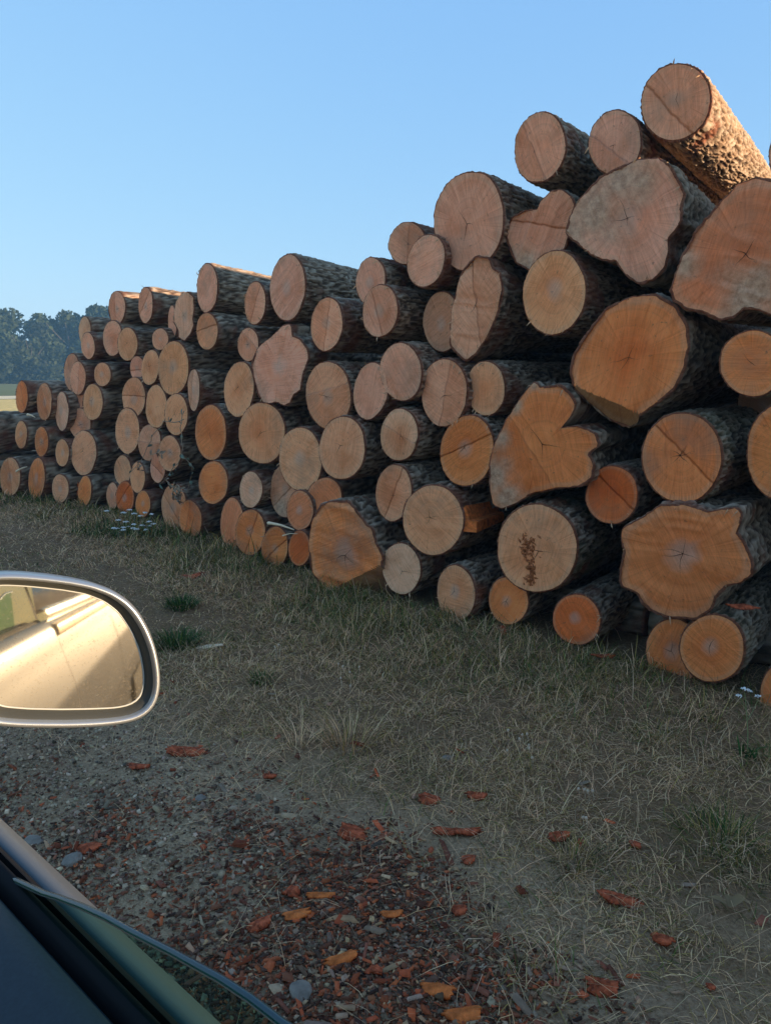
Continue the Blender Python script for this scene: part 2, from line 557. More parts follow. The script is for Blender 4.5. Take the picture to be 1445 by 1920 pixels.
def make_log(i, cx, cy, w=0, h=0, rot=0, push=0.0, tint='T', label='', poly=None, green=0.0, L=4.2, taper=0.03,
             az=None, bark=1.0, facet=None, cracks=None, pith=(0, 0), rough=0.0, axz=0.0, group=None, weather=()):
    rs = np.random.default_rng(1000 + i)
    C = on_pile(cx, cy)
    d = ray(cx, cy)
    if poly is None:
        q = min(0.98, w / h)
        ra = math.degrees(math.atan2(d[0], d[1]))
        own = math.degrees(math.acos(q)) + ra
    else:
        own = 38
    fa = R_(min(50, max(32, own)))
    aa = R_(az if az is not None else 38 + 0.25 * (math.degrees(fa) - 40) + rs.uniform(-1.5, 1.5))
    C = C + d * (push / max(0.3, np.dot(d, [math.sin(aa), math.cos(aa), 0])))
    Zl = np.array([math.sin(fa), math.cos(fa), 0.0])
    Yl = np.array([0, 0, 1.0])
    Xl = np.cross(Yl, Zl)
    def unproj(px, py):
        r = ray(px, py)
        t = np.dot(C - CP, Zl) / np.dot(r, Zl)
        p = CP + r * t - C
        return (float(np.dot(p, Xl)), float(np.dot(p, Yl)))
    dist = float(np.linalg.norm(C - CP))
    if poly is None:
        pts = []
        cr, sr = math.cos(R_(rot)), math.sin(R_(rot))
        for k in range(48):
            t = 2 * math.pi * k / 48
            ex, ey = w / 2 * math.cos(t), h / 2 * math.sin(t)
            pts.append(unproj(cx + ex * cr - ey * sr, cy + ex * sr + ey * cr))
    else:
        pts = [unproj(*p) for p in poly]
    size_px = max(w, h, 100 if poly else 0)
    big = size_px > 85 or poly is not None
    n = (208 if size_px > 120 else 128) if big else (72 if size_px > 60 else 48)
    c, th, r = resample(pts, n)
    # move the local origin to the centroid
    C = C + Xl * c[0] + Yl * c[1]
    Rm = float(r.mean())
    if poly is None:
        lob = sum((0.022 / k) * np.cos(k * th + rs.uniform(0, 6.28)) for k in (2, 3, 4, 5, 7)) * rs.uniform(0.5, 1.3)
        r = r * (1 + lob)
    r = r * (1 + 0.006 * noise(np.cos(th) * 9, np.sin(th) * 9, seed=i) + (0.004 + rough) * noise(np.cos(th) * 26, np.sin(th) * 26, seed=i + 7))
    shx = math.tan(aa - fa)             # body leaves the face at a slight angle
    # local X points to the viewer's left, so a larger axis angle shears along -X
    # -------- fold of a felling notch
    fac = None
    if facet:
        (ax_, ay_), (bx_, by_), slope = facet
        a2 = np.array(unproj(ax_, ay_)); a2 = a2 - c
        b2 = np.array(unproj(bx_, by_)); b2 = b2 - c
        # undo: unproj used the old C (same plane), so subtracting c is right
        e = (b2 - a2) / np.linalg.norm(b2 - a2)
        nn = np.array([-e[1], e[0]])
        if nn[1] > 0:
            nn = -nn                    # points down, into the notch
        fac = (a2, nn, slope)
    def zoff(x, y):
        if fac is None:
            return np.zeros_like(x)
        return np.maximum(0, ((x - fac[0][0]) * fac[1][0] + (y - fac[0][1]) * fac[1][1])) * fac[2]
    # -------- cut face
    K = 30 if facet else (26 if poly is not None else (14 if big else 7))
    po = np.array(pith, float) * Rm if poly is not None else rs.uniform(-0.10, 0.10, 2) * Rm
    rho = np.linspace(0, 1, K + 1)[1:] ** 0.85
    ux, uy = np.cos(th), np.sin(th)
    ex, ey = r * ux, r * uy
    vx = [np.array([po[0]])]; vy = [np.array([po[1]])]; rd = [np.array([0.0])]
    RH = np.repeat(rho[:, None], n, 1)
    if fac is not None:
        # snap one ring vertex of each spoke to the fold
        d0 = (po[0] - fac[0][0]) * fac[1][0] + (po[1] - fac[0][1]) * fac[1][1]
        d1 = (ex - fac[0][0]) * fac[1][0] + (ey - fac[0][1]) * fac[1][1]
        for k in range(n):
            if d0 * d1[k] < 0:
                rs_ = d0 / (d0 - d1[k])
                j = int(np.argmin(abs(RH[:-1, k] - rs_)))
                RH[j, k] = rs_
    for j in range(K):
        q = RH[j]
        vx.append(po[0] + (ex - po[0]) * q); vy.append(po[1] + (ey - po[1]) * q); rd.append(q)
    vx = np.concatenate(vx); vy = np.concatenate(vy); rd = np.concatenate(rd)
    ra_ = rs.uniform(0, 3.14)
    ca_, sa_ = math.cos(ra_), math.sin(ra_)
    def relief(x, y):
        uu, vv = x * ca_ + y * sa_, -x * sa_ + y * ca_
        z = 0.0025 * noise(x * 18, y * 18, seed=i) + (0.006 if poly else 0.002) * noise(x * 7, y * 7, seed=i + 3)
        if poly:
            z = z + 0.020 * (np.abs(noise(uu * 9, vv * 2.2, seed=i + 31)) - .25) + 0.007 * np.abs(noise(uu * 26, vv * 5, seed=i + 32))
        else:
            z = z + 0.0035 * np.abs(noise(uu * 14, vv * 3, seed=i + 31))
        return z
    vz = relief(vx, vy) + zoff(vx, vy)
    tris = np.array([[0, 1 + (k + 1) % n, 1 + k] for k in range(n)])
    qd = []
    for j in range(K - 1):
        a0 = 1 + j * n; a1 = 1 + (j + 1) * n
        k = np.arange(n); k2 = (k + 1) % n
        qd.append(np.stack([a0 + k, a0 + k2, a1 + k2, a1 + k], -1))
    qd = np.concatenate(qd)
    V = np.stack([vx, vy, vz], -1)
    ang = np.concatenate([[0], np.tile(th, K)])
    def finish(me):
        return me
    root = frame_empty('log', C, Xl, Yl, Zl)
    tag(root, label, 'log', group)
    def face_obj(name, tr, q, tintc):
        me = mesh_np(name, V, [tr, q] if len(tr) else [q], True)
        fattr(me, 'rad', rd)
        fattr(me, 'weather', wm)
        fattr(me, 'rm', np.hypot(vx - po[0], vy - po[1]))
        a = me.attributes.new('ang', 'FLOAT_VECTOR', 'POINT')
        a.data.foreach_set('vector', np.stack([np.cos(ang), np.sin(ang), np.zeros_like(ang)], -1).astype(np.float32).ravel())
        o = link(name, me, M_FACE, root)
        j = rs.uniform(0.90, 1.08)
        o.color = (tintc[0] * j * rs.uniform(.97, 1.03), tintc[1] * j, tintc[2] * j * rs.uniform(.94, 1.06), 1)
        return o
    wm = np.zeros(len(vx))
    for (wx_, wy_, wr_) in weather:
        q_ = np.array(unproj(wx_, wy_)) - c
        rw = wr_ / FPX * dist
        dd = np.hypot(vx - q_[0], vy - q_[1]) / rw
        wm = np.maximum(wm, np.clip(1.25 - dd + 0.35 * noise(vx * 14, vy * 14, seed=i + 21), 0, 1))
    tc = TINT[tint]
    if fac is None:
        face_obj('cut_face', tris, qd, tc)
    else:
        cen = V[qd].mean(1)
        low = ((cen[:, 0] - fac[0][0]) * fac[1][0] + (cen[:, 1] - fac[0][1]) * fac[1][1]) > 0
        face_obj('cut_face', tris, qd[~low], tc)
        nf = face_obj('felling_notch', tris[:0], qd[low], (0.50, 0.215, 0.075))
        nf['label'] = 'slanting darker orange felling cut at the foot of the face'
    # -------- bark
    near = size_px > 85
    vis = 1.6 if dist < 6 else 1.2
    ds = 0.016 if (big and dist < 5.0) else 0.024 if (big and dist < 5.8) else (0.035 if dist < 7 else 0.05)
    s = list(np.arange(0.0, vis, ds)); 
    while s[-1] < L:
        s.append(min(L, s[-1] + ds * (3 if s[-1] < 2.5 else 8)))
    s = np.array(s)
    m = len(s)
    TH, SS = np.meshgrid(th, s)
    wf = np.clip(SS / 1.3, 0, 1); wf = wf * wf * (3 - 2 * wf)
    rr = np.repeat(r[None], m, 0)
    if poly is not None:
        rround = min(Rm * 0.92, float(np.percentile(r, 35)))
        rr = rr * (1 - wf) + rround * wf
    else:
        rr = rr * (1 - wf) + Rm * 0.985 * wf
    rr = rr * (1 - taper / max(Rm, .1) * SS * 0.35)
    bt = (0.010 + 0.035 * Rm) * bark
    x3, y3 = np.cos(TH) * Rm, np.sin(TH) * Rm
    cell = 0.010 + 0.014 * Rm
    wob = 0.35 * noise(x3 / .09, y3 / .09, SS / .14, seed=i + 11)
    a = noise(x3 / cell + wob, y3 / cell + wob, SS / (cell * 3.0), seed=i + 5)
    a2 = noise(x3 / cell * 2.1, y3 / cell * 2.1, SS / (cell * 2.0), seed=i + 6)
    rid = 1 - np.abs(a) * 1.9 + 0.45 * a2
    rid = np.clip(rid, 0, 1.2)
    lowf = noise(x3 / .16, y3 / .16, SS / .35, seed=i + 9)
    amp = bt * 0.70
    rr = rr + bt * 0.35 + amp * (rid - 0.35) * (0.30 + 0.70 * np.clip(SS / 0.06, 0, 1)) + 0.03 * Rm * lowf * np.clip(SS / .3, 0, 1)
    X = rr * np.cos(TH) - shx * SS
    Y = rr * np.sin(TH) + axz * SS
    z0 = zoff(ex, ey)[None]
    ZZ = np.maximum(SS, z0 + 0.001 + SS * 0.2)
    ZZ[0] += 0.003 + 0.004 * noise(ux * 12, uy * 12, seed=i + 13)
    bv = np.stack([X, Y, ZZ], -1).reshape(-1, 3)
    inner = np.stack([ex * 0.985, ey * 0.985, zoff(ex, ey) + 0.005], -1)
    capc = np.array([[-shx * L, axz * L, L]])
    bv = np.concatenate([bv, inner, capc])
    k = np.arange(n); k2 = (k + 1) % n
    fq = [np.stack([j * n + k2, j * n + k, (j + 1) * n + k, (j + 1) * n + k2], -1) for j in range(m - 1)]
    fq.append(np.stack([m * n + k2, m * n + k, k, k2], -1))
    fq = np.concatenate(fq)
    cap = np.stack([(m - 1) * n + k2, (m - 1) * n + k, np.full(n, len(bv) - 1)], -1)
    me = mesh_np('bark', bv, [fq, cap], True)
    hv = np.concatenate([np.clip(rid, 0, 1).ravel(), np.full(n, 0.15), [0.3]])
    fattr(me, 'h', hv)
    o = link('bark', me, M_BARK, root)
    o.color = (1, 1, 1, green)
    # -------- drying cracks
    if cracks is None:
        cracks = rs.choice([0, 2, 3, 4], p=[.35, .25, .2, .2]) if size_px > 55 else 0
    if cracks:
        cv, cf = [], []
        a0 = rs.uniform(0, 6.28)
        for q in range(cracks):
            ta = a0 + q * 2 * math.pi / cracks + rs.uniform(-.5, .5)
            Ln = Rm * rs.uniform(0.16, 0.5)
            wd = (0.0016 + 0.0045 * Rm) * rs.uniform(0.6, 1.2)
            N = 9
            px_, py_ = po[0], po[1]
            b0 = len(cv)
            cur = ta
            for g in range(N + 1):
                u = g / N
                ww = wd * (1 - u) * (0.7 + 0.5 * rs.uniform())
                nx, ny = -math.sin(cur), math.cos(cur)
                zz = float(relief(np.array(px_), np.array(py_))) - (0.005 if poly else 0.0025)
                cv.append((px_ + nx * ww / 2, py_ + ny * ww / 2, zz))
                cv.append((px_ - nx * ww / 2, py_ - ny * ww / 2, zz))
                cur += rs.uniform(-.28, .28)
                px_ += math.cos(cur) * Ln / N; py_ += math.sin(cur) * Ln / N
            for g in range(N):
                cf.append((b0 + 2 * g, b0 + 2 * g + 1, b0 + 2 * g + 3, b0 + 2 * g + 2))
        me = mesh_np('drying_crack', np.array(cv), np.array(cf))
        link('drying_crack', me, M_CRACK, root)
    # torn fibres where the hinge wood broke, and shreds of bark along the rim
    if size_px > 55 and rs.random() < 0.75:
        fv, ff = [], []
        for q in range(int(rs.integers(4, 16 if big else 8))):
            k0 = int(rs.integers(0, n)); a_ = th[k0] ; rr0 = r[k0] * rs.uniform(.96, 1.01)
            bx_, by_ = rr0 * math.cos(a_), rr0 * math.sin(a_)
            l_ = rs.uniform(.012, .05); w_ = rs.uniform(.0015, .004)
            tx, ty = -math.sin(a_), math.cos(a_)
            b0 = len(fv)
            z_ = float(zoff(np.array([bx_]), np.array([by_]))[0])
            ox_, oy_ = rs.uniform(-.5, .5) * l_, rs.uniform(-.7, .5) * l_
            fv += [(bx_ + tx * w_, by_ + ty * w_, z_ + .004), (bx_ - tx * w_, by_ - ty * w_, z_ + .004), (bx_ + ox_ * .5 + math.cos(a_) * w_, by_ + oy_ * .5 + math.sin(a_) * w_, z_ - l_ * .3), (bx_ + ox_ * 1.4, by_ + oy_ * 1.4, z_ - l_ * .45)]
            ff += [(b0, b0 + 1, b0 + 2), (b0, b0 + 2, b0 + 3), (b0 + 1, b0 + 3, b0 + 2)]
        link('torn_fibres', mesh_np('torn_fibres', np.array(fv), np.array(ff)), M_FIBRE, root, kind='stuff')
    root['r_'] = Rm
    return root, C, Rm, (Xl, Yl, Zl), dist

FLARE1 = Z(300, 440, Z4, [(885, 605), (890, 690), (940, 705), (990, 770), (1003, 830), (960, 950), (945, 1050), (900, 1080), (880, 1130), (840, 1155), (790, 1130), (740, 1140), (690, 1130), (660, 1070), (630, 960), (618, 880), (640, 810), (680, 750), (760, 690), (830, 620)])
BIGLOW = [(600, 948), (622, 941), (650, 940), (668, 960), (685, 985), (697, 992), (702, 1018), (716, 1045), (712, 1066), (733, 1095), (705, 1122), (662, 1131), (627, 1122), (605, 1103), (583, 1068), (579, 1020), (584, 980)]
SLAB = Z(660, 400, Z4, [(835, 292), (920, 305), (945, 370), (990, 400), (1012, 520), (985, 650), (960, 720), (900, 850), (830, 950), (765, 1000), (700, 940), (660, 890), (665, 780), (675, 650), (700, 550), (725, 440), (760, 370)])
HEART = [(1002, 713), (1009, 727), (1049, 723), (1066, 737), (1078, 761), (1066, 784), (1040, 805), (1062, 801), (1083, 799), (1115, 814), (1121, 834), (1101, 851), (1111, 872), (1108, 896), (1083, 912), (1042, 914), (997, 924), (962, 945), (942, 953), (925, 945), (919, 915), (917, 870), (928, 830), (948, 790), (975, 748)]
NOTCH = [(1069, 700), (1075, 665), (1100, 625), (1135, 580), (1180, 558), (1225, 553), (1265, 575), (1285, 610), (1288, 650), (1280, 690), (1262, 728), (1225, 758), (1196, 778), (1185, 795), (1160, 802), (1130, 790), (1100, 760), (1078, 732)]
SQUARE = Z(945, 940, Z5, [(637, 150), (730, 100), (850, 25), (980, 22), (1100, 60), (1240, 35), (1275, 60), (1278, 110), (1250, 170), (1290, 220), (1330, 320), (1335, 390), (1270, 440), (1190, 460), (1135, 520), (1115, 590), (1040, 632), (960, 635), (870, 625), (790, 590), (745, 550), (720, 500), (630, 460), (620, 420), (635, 340), (650, 280), (635, 210)])
SMALLHEART = Z(945, 100, Z5, [(5, 970), (40, 890), (110, 850), (180, 850), (200, 800), (250, 750), (310, 740), (360, 780), (378, 820), (350, 900), (340, 1000), (320, 1060), (200, 1110), (130, 1170), (60, 1130), (30, 1060)])
CLOVER = Z(945, 100, Z5, [(330, 980), (350, 900), (400, 800), (440, 750), (520, 670), (600, 630), (720, 580), (830, 570), (890, 610), (930, 680), (970, 760), (950, 830), (955, 900), (920, 960), (880, 1000), (885, 1080), (860, 1170), (800, 1225), (720, 1245), (660, 1200), (600, 1120), (520, 1110), (460, 1080), (400, 1030)])
WEDGE = [(1258, 540), (1275, 490), (1300, 440), (1345, 385), (1385, 345), (1420, 335), (1460, 340), (1510, 362), (1535, 430), (1520, 520), (1480, 570), (1445, 590), (1420, 580), (1395, 575), (1375, 592), (1350, 600), (1320, 585), (1285, 578), (1262, 562)]
SPLIT3 = Z(0, 460, Z4, [(1270, 315), (1305, 350), (1310, 430), (1300, 500), (1308, 540), (1285, 600), (1245, 647), (1205, 620), (1200, 570), (1178, 520), (1180, 440), (1195, 380), (1230, 330)])

LOGS = [
 # ---- top row, from the tallest end downwards
 dict(cx=1266, cy=191, w=127, h=143, rot=22, tint='P', az=34, cracks=2, L=3.8, bark=1.3, label='topmost log of the whole pile, its rough bark lit orange by low sun'),
 dict(cx=1152, cy=267, w=97, h=120, rot=8, push=.02, tint='P', az=36, cracks=3, label='round log wedged between the two upper logs, touching the sunlit topmost one'),
 dict(cx=1011, cy=276, w=94, h=130, rot=8, tint='P', az=36, cracks=0, label='round shaded log on the skyline with a sliver of sky beneath its bark'),
 dict(cx=1490, cy=290, w=98, h=120, rot=8, push=.05, tint='P', label='log just peeping in beyond the topmost log at the picture edge'),
 dict(cx=1010, cy=430, poly=SMALLHEART, tint='P', push=.04, label='heart-shaped double-stem log end beneath the skyline gap', cracks=0, rough=.004, weather=((985, 500, 35),)),
 dict(cx=1175, cy=410, poly=CLOVER, tint='P', push=-.02, label='big lobed butt log with a grey weathered upper corner, under the topmost logs', cracks=4, green=.3, rough=.01, weather=((1110, 395, 70), (1175, 330, 55), (1080, 440, 40))),
 dict(cx=1400, cy=470, poly=WEDGE, tint='B', push=-.06, label='huge wedge-shaped brown butt log cut by the picture edge, below the topmost log', rough=.012, cracks=4, weather=((1400, 560, 60), (1280, 500, 25))),
 dict(cx=878, cy=414, w=128, h=186, rot=4, tint='P', az=36, cracks=3, label='large oval log on the skyline with a three-armed crack in its face'),
 dict(cx=762, cy=456, w=66, h=79, rot=15, push=.10, tint='P', label='small skyline log half hidden behind another beside the large three-crack log'),
 dict(cx=798, cy=489, w=68, h=98, rot=14, tint='P', cracks=0, label='oval log in front of the small skyline log, tucked below the three-crack log'),
 dict(cx=828, cy=603, w=70, h=110, push=.12, tint='D', cracks=0, label='greyish log end with a torn splinter, half covered by the tall slab-like log'),
 dict(cx=894, cy=580, poly=SLAB, tint='P', push=-.02, label='tall narrow slab-like log end with ragged sides in the upper middle', rough=.006, cracks=2),
 dict(cx=1038, cy=549, w=115, h=157, rot=8, tint='L', cracks=0, label='large pale oval log with a stepped saw cut, above the heart-shaped butt'),
 dict(cx=1179, cy=675, poly=NOTCH, tint='O', push=-.02, facet=((1074, 724), (1196, 777), 1.1), cracks=4, rough=.005, pith=(0, .05), label='very large orange log with a folded felling notch at its foot'),
 dict(cx=1410, cy=681, w=124, h=120, rot=-12, tint='O', cracks=2, label='orange log under the huge brown wedge, sliced by the picture edge'),
 dict(cx=694, cy=527, w=54, h=88, rot=5, push=.05, tint='P', cracks=0, label='narrow greyish oval log behind the pinkish one, just under the skyline'),
 dict(cx=712, cy=583, w=66, h=96, rot=5, tint='P', cracks=0, label='smooth pinkish oval log overlapping the narrow grey one on the skyline'),
 dict(cx=539, cy=539, w=64, h=124, rot=3, tint='P', az=31, taper=.06, L=3.6, cracks=0, bark=1.2, label='tall oval skyline log with long furrowed bark running back to its neighbour'),
 dict(cx=388, cy=540, w=39, h=90, rot=2, tint='P', az=30, taper=.06, L=3.6, cracks=0, bark=1.2, label='narrow skyline log whose bark crest alone catches a red touch of sun'),
 dict(cx=478, cy=568, w=39, h=79, rot=2, tint='P', cracks=0, label='smooth slim log below the bark of the sun-touched skyline log'),
 dict(cx=612, cy=608, w=58, h=99, rot=4, tint='P', cracks=0, label='pale streaked oval log beneath the long bark of the tall skyline log'),
 dict(cx=465, cy=646, w=38, h=62, tint='P', label='small pinkish log nestled against the upper corner of the ragged fan-shaped butt'),
 dict(cx=388, cy=621, w=39, h=69, tint='L', cracks=0, label='pale smooth log directly below the skyline log with a sun-touched crest'),
 dict(cx=525, cy=685, poly=FLARE1, tint='P', push=-.02, label='ragged fan-shaped butt with a torn notch at its upper corner', rough=.008, cracks=0),
 dict(cx=344, cy=595, poly=SPLIT3, tint='G', label='split pale log end crossed by dark stains beside the narrow skyline log', cracks=3),
 dict(cx=323, cy=604, w=16, h=62, push=.10, tint='P', label='thin sliver of log end seen behind the split pale log'),
 dict(cx=273, cy=572, w=27, h=67, tint='P', az=28, L=3.0, bark=1.3, label='skyline log near the trees with its top bark brightly sunlit'),
 dict(cx=219, cy=577, w=31, h=61, tint='P', L=3.2, label='shaded skyline log at the end of the high pile, against the treetops'),
 dict(cx=159, cy=620, w=22, h=52, push=.06, tint='G', L=3.0, label='pale sliver of log behind another, seen against the distant trees'),
 dict(cx=165, cy=648, w=25, h=50, rot=-4, tint='P', label='slim log overlapping the pale sliver in front of the distant trees'),
 dict(cx=211, cy=634, w=35, h=66, tint='P', label='brownish oval log right below the last shaded skyline log'),
 dict(cx=239, cy=645, w=37, h=62, tint='T', label='pale oval log leaning against the brownish one under the skyline'),
 dict(cx=300, cy=636, w=30, h=40, tint='P', label='small round log below the sunlit skyline log'),
 # ---- upper middle of the far stretch
 dict(cx=135, cy=698, w=29, h=70, push=.05, tint='P', label='tall pinkish log end at the step down to the low pile, set behind'),
 dict(cx=146, cy=709, w=29, h=62, tint='P', label='log end in front of the tall pinkish one at the step to the low pile'),
 dict(cx=160, cy=716, w=20, h=32, push=.07, tint='P', label='small log half buried between larger ends at the step to the low pile'),
 dict(cx=192, cy=702, w=31, h=44, tint='T', label='arch-shaped little log end with a flat bottom', cracks=0),
 dict(cx=257, cy=690, w=26, h=44, push=.04, tint='P', label='small log partly behind the one with slanting grain'),
 dict(cx=282, cy=689, w=33, h=66, rot=5, tint='T', label='log with slanting grain just beside the big pale oval'),
 dict(cx=325, cy=690, w=58, h=99, rot=2, push=-.02, tint='L', cracks=2, label='big pale oval log, the largest face of the far stretch'),
 dict(cx=363, cy=731, w=22, h=78, tint='G', cracks=0, label='very narrow pale log end with reddish bark beside it'),
 dict(cx=448, cy=730, w=56, h=102, rot=4, tint='T', cracks=3, label='upright oval log touching the ragged fan-shaped butt'),
 dict(cx=615, cy=741, w=84, h=124, rot=-4, tint='T', cracks=3, label='large log with a curved crack cutting off its lower corner'),
 dict(cx=694, cy=733, w=62, h=107, rot=7, push=.03, tint='P', cracks=0, label='oval log with a dark seam down it, behind two rounder faces'),
 dict(cx=751, cy=697, w=76, h=108, rot=-4, push=-.01, tint='P', cracks=0, label='rounded log with a slightly pointed upper side, beneath the smooth pinkish skyline pair'),
 dict(cx=832, cy=736, w=85, h=126, tint='P', cracks=2, label='broad pinkish log beneath the tall slab-like log end'),
 dict(cx=910, cy=728, w=71, h=101, tint='T', cracks=0, label='clean oval log with vertical grain between the slab-like log and the heart-shaped butt'),
 # ---- middle band
 dict(cx=41, cy=744, w=23, h=59, tint='O', label='orange-rimmed log end beside the golden field'),
 dict(cx=83, cy=753, w=28, h=69, tint='L', label='second log end of the low pile counted from the golden field'),
 dict(cx=116, cy=771, w=25, h=72, tint='G', label='pale, almost white, narrow log end of the low pile'),
 dict(cx=146, cy=758, w=38, h=64, push=.05, tint='P', label='pinkish log behind the round one at the step between the piles'),
 dict(cx=174, cy=754, w=37, h=67, tint='T', label='round log with long ridged bark at the step between the piles'),
 dict(cx=150, cy=794, w=40, h=56, push=.04, tint='P', label='pinkish log sitting right on top of the largest face of the low pile'),
 dict(cx=157, cy=849, w=47, h=83, tint='T', cracks=3, label='largest face of the low pile, with a dark star at its heart'),
 dict(cx=40, cy=815, w=22, h=52, tint='L', az=44, label='small pale log in the middle tier of the low pile, field side'),
 dict(cx=78, cy=828, w=25, h=56, tint='O', label='small warm brown log in the middle tier of the low pile'),
 dict(cx=117, cy=849, w=25, h=51, tint='T', label='small log touching the largest face of the low pile'),
 dict(cx=-28, cy=812, w=34, h=78, tint='T', az=46, label='log of the low pile whose bark runs in from the picture edge, middle tier'),
 dict(cx=251, cy=745, w=43, h=75, tint='T', label='oval log below the slanting-grain one, upper one of a touching pair'),
 dict(cx=293, cy=762, w=40, h=80, tint='T', cracks=2, label='oval log with a slanting crack under the big pale oval'),
 dict(cx=330, cy=777, w=42, h=78, tint='L', cracks=3, label='oval log behind the dry twig, with a dark split'),
 dict(cx=239, cy=808, w=45, h=85, tint='T', cracks=2, label='tall oval log with a vertical split, above the little log cluster'),
 dict(cx=280, cy=830, w=42, h=68, push=.02, tint='P', cracks=2, label='grimy log with crossing cracks, between the vertical-split log and the twiggy one'),
 dict(cx=318, cy=850, w=41, h=66, tint='T', label='round log with dry leaves and moss caught on its top'),
 dict(cx=296, cy=876, w=28, h=58, push=.04, tint='P', label='thin log half hidden below the one with dry leaves on top'),
 dict(cx=395, cy=811, w=58, h=103, rot=-2, tint='O', cracks=2, label='tall orange-brown log with a knotty heart, beside the dry twigs'),
 dict(cx=491, cy=812, w=87, h=113, tint='L', cracks=3, label='large pale round log directly below the ragged fan-shaped butt'),
 dict(cx=563, cy=861, w=79, h=120, rot=-3, tint='T', cracks=0, label='oval log split by one long wandering crack'),
 dict(cx=641, cy=840, w=85, h=118, rot=6, push=-.01, tint='T', cracks=3, label='large round log touching the one with the long wandering crack'),
 dict(cx=748, cy=815, w=68, h=98, rot=5, tint='G', cracks=3, label='grey-stained pale log with a long upright crack'),
 dict(cx=875, cy=845, w=99, h=133, rot=8, tint='O', cracks=4, label='large log with a grey star-cracked heart left of the heart-shaped butt'),
 dict(cx=1015, cy=835, poly=HEART, tint='O', push=-.04, cracks=3, rough=.006, pith=(-.1, .1), label='great heart-shaped butt log with a cleft in its side', weather=((925, 900, 35), (935, 830, 22), (960, 770, 18), (990, 725, 14), (945, 940, 30))),
 dict(cx=1277, cy=858, w=148, h=166, rot=3, tint='O', cracks=7, green=.5, bark=1.2, label='large round log with a pale eight-rayed star crack in its grey heart'),
 dict(cx=1466, cy=846, w=132, h=182, rot=5, push=.02, tint='O', cracks=2, label='orange log cut by the picture edge, level with the star-cracked log'),
 dict(cx=1432, cy=758, w=100, h=110, push=.8, tint='D', cracks=0, label='log set far back in a dark gap beyond the star-cracked log'),
 dict(cx=1146, cy=928, w=95, h=109, rot=5, push=.06, tint='R', cracks=0, label='deep red-brown smooth log wedged below the heart-shaped butt'),
 # ---- lower band
 dict(cx=19, cy=894, w=38, h=72, tint='L', label='pale log nearest the field in the lowest tier of the low pile'),
 dict(cx=18, cy=926, w=28, h=32, push=.08, tint='O', label='orange stub below the pale log nearest the field'),
 dict(cx=-45, cy=892, w=40, h=80, tint='T', az=46, label='log of the low pile whose bark runs in from the picture edge, lowest tier'),
 dict(cx=69, cy=898, w=30, h=79, rot=4, tint='O', label='tall slim orange log in the lowest tier of the low pile'),
 dict(cx=113, cy=916, w=31, h=54, tint='T', label='squat oval log with a short orange stub beside it, low pile'),
 dict(cx=139, cy=916, w=24, h=28, push=.08, tint='R', label='short orange stub between two low-pile logs just above the grass'),
 dict(cx=159, cy=921, w=25, h=57, rot=4, tint='O', label='slim log standing just over the green grass at the end of the low pile'),
 dict(cx=230, cy=882, w=31, h=56, tint='T', label='upper log of the little cluster above the white flowers'),
 dict(cx=258, cy=895, w=27, h=58, tint='L', label='pale slim log, the lightest one of the cluster above the white flowers'),
 dict(cx=211, cy=930, w=22, h=50, push=.05, tint='P', label='log half hidden behind the dark orange one by the white flowers'),
 dict(cx=234, cy=933, w=34, h=61, tint='R', label='dark orange log right behind the white flowers'),
 dict(cx=268, cy=945, w=27, h=50, tint='O', label='lone slim log at grass level beside the white flowers'),
 dict(cx=326, cy=950, w=46, h=86, push=.08, tint='T', cracks=0, label='log topped with a clump of dry moss, behind its lower neighbour'),
 dict(cx=357, cy=973, w=42, h=71, rot=-5, tint='O', label='log at grass level in front of the moss-topped one'),
 dict(cx=400, cy=905, w=54, h=80, tint='O', cracks=0, label='smooth orange-tan log beneath the tall one with the knotty heart'),
 dict(cx=470, cy=918, w=41, h=68, tint='G', cracks=0, label='small pale log with a red-rimmed knot hole'),
 dict(cx=435, cy=981, w=44, h=93, push=.07, tint='B', cracks=0, label='brown log half hidden behind the one with a pale round heart'),
 dict(cx=469, cy=998, w=56, h=84, rot=3, tint='O', cracks=2, label='orange log with a pale round heart, near the grass'),
 dict(cx=515, cy=1026, w=49, h=76, rot=3, tint='O', cracks=0, label='log with a small chipped knot between the pale-hearted log and the small orange one'),
 dict(cx=561, cy=1028, w=41, h=65, tint='R', cracks=0, label='small bright orange log touching the great orange butt at grass level'),
 dict(cx=534, cy=920, w=54, h=100, push=.10, tint='D', cracks=0, label='dim log with a dark blue-grey stain, tucked under the wandering-crack log', weather=((525, 950, 22),)),
 dict(cx=562, cy=957, w=49, h=73, tint='B', cracks=0, label='brownish log above the small bright orange one'),
 dict(cx=607, cy=937, w=66, h=82, rot=10, push=.08, tint='B', cracks=0, label='tan log half covered by the great orange butt at its foot'),
 dict(cx=650, cy=1035, poly=BIGLOW, tint='O', push=-.05, facet=((592, 1122), (716, 1060), 1.0), cracks=4, rough=.006, pith=(-.05, .0), label='great orange butt log resting on the grass, its foot cut away at a slant'),
 dict(cx=737, cy=924, w=66, h=105, rot=4, tint='T', cracks=4, label='oval log with a grey cracked heart above the pale round one'),
 dict(cx=811, cy=975, w=111, h=131, rot=-4, push=-.02, tint='L', cracks=5, label='large tan log with an orange stub on its side'),
 dict(cx=752, cy=1066, w=70, h=96, rot=-5, push=.02, tint='G', cracks=3, label='pale, almost white log beside the great orange butt'),
 dict(cx=854, cy=1112, w=70, h=104, rot=-4, tint='L', cracks=3, label='oval tan log with a small dark nick, low down near the grass'),
 dict(cx=952, cy=1126, w=73, h=89, rot=-5, push=.05, tint='O', cracks=4, label='small round log with a cross-shaped crack below the rotten-hearted one'),
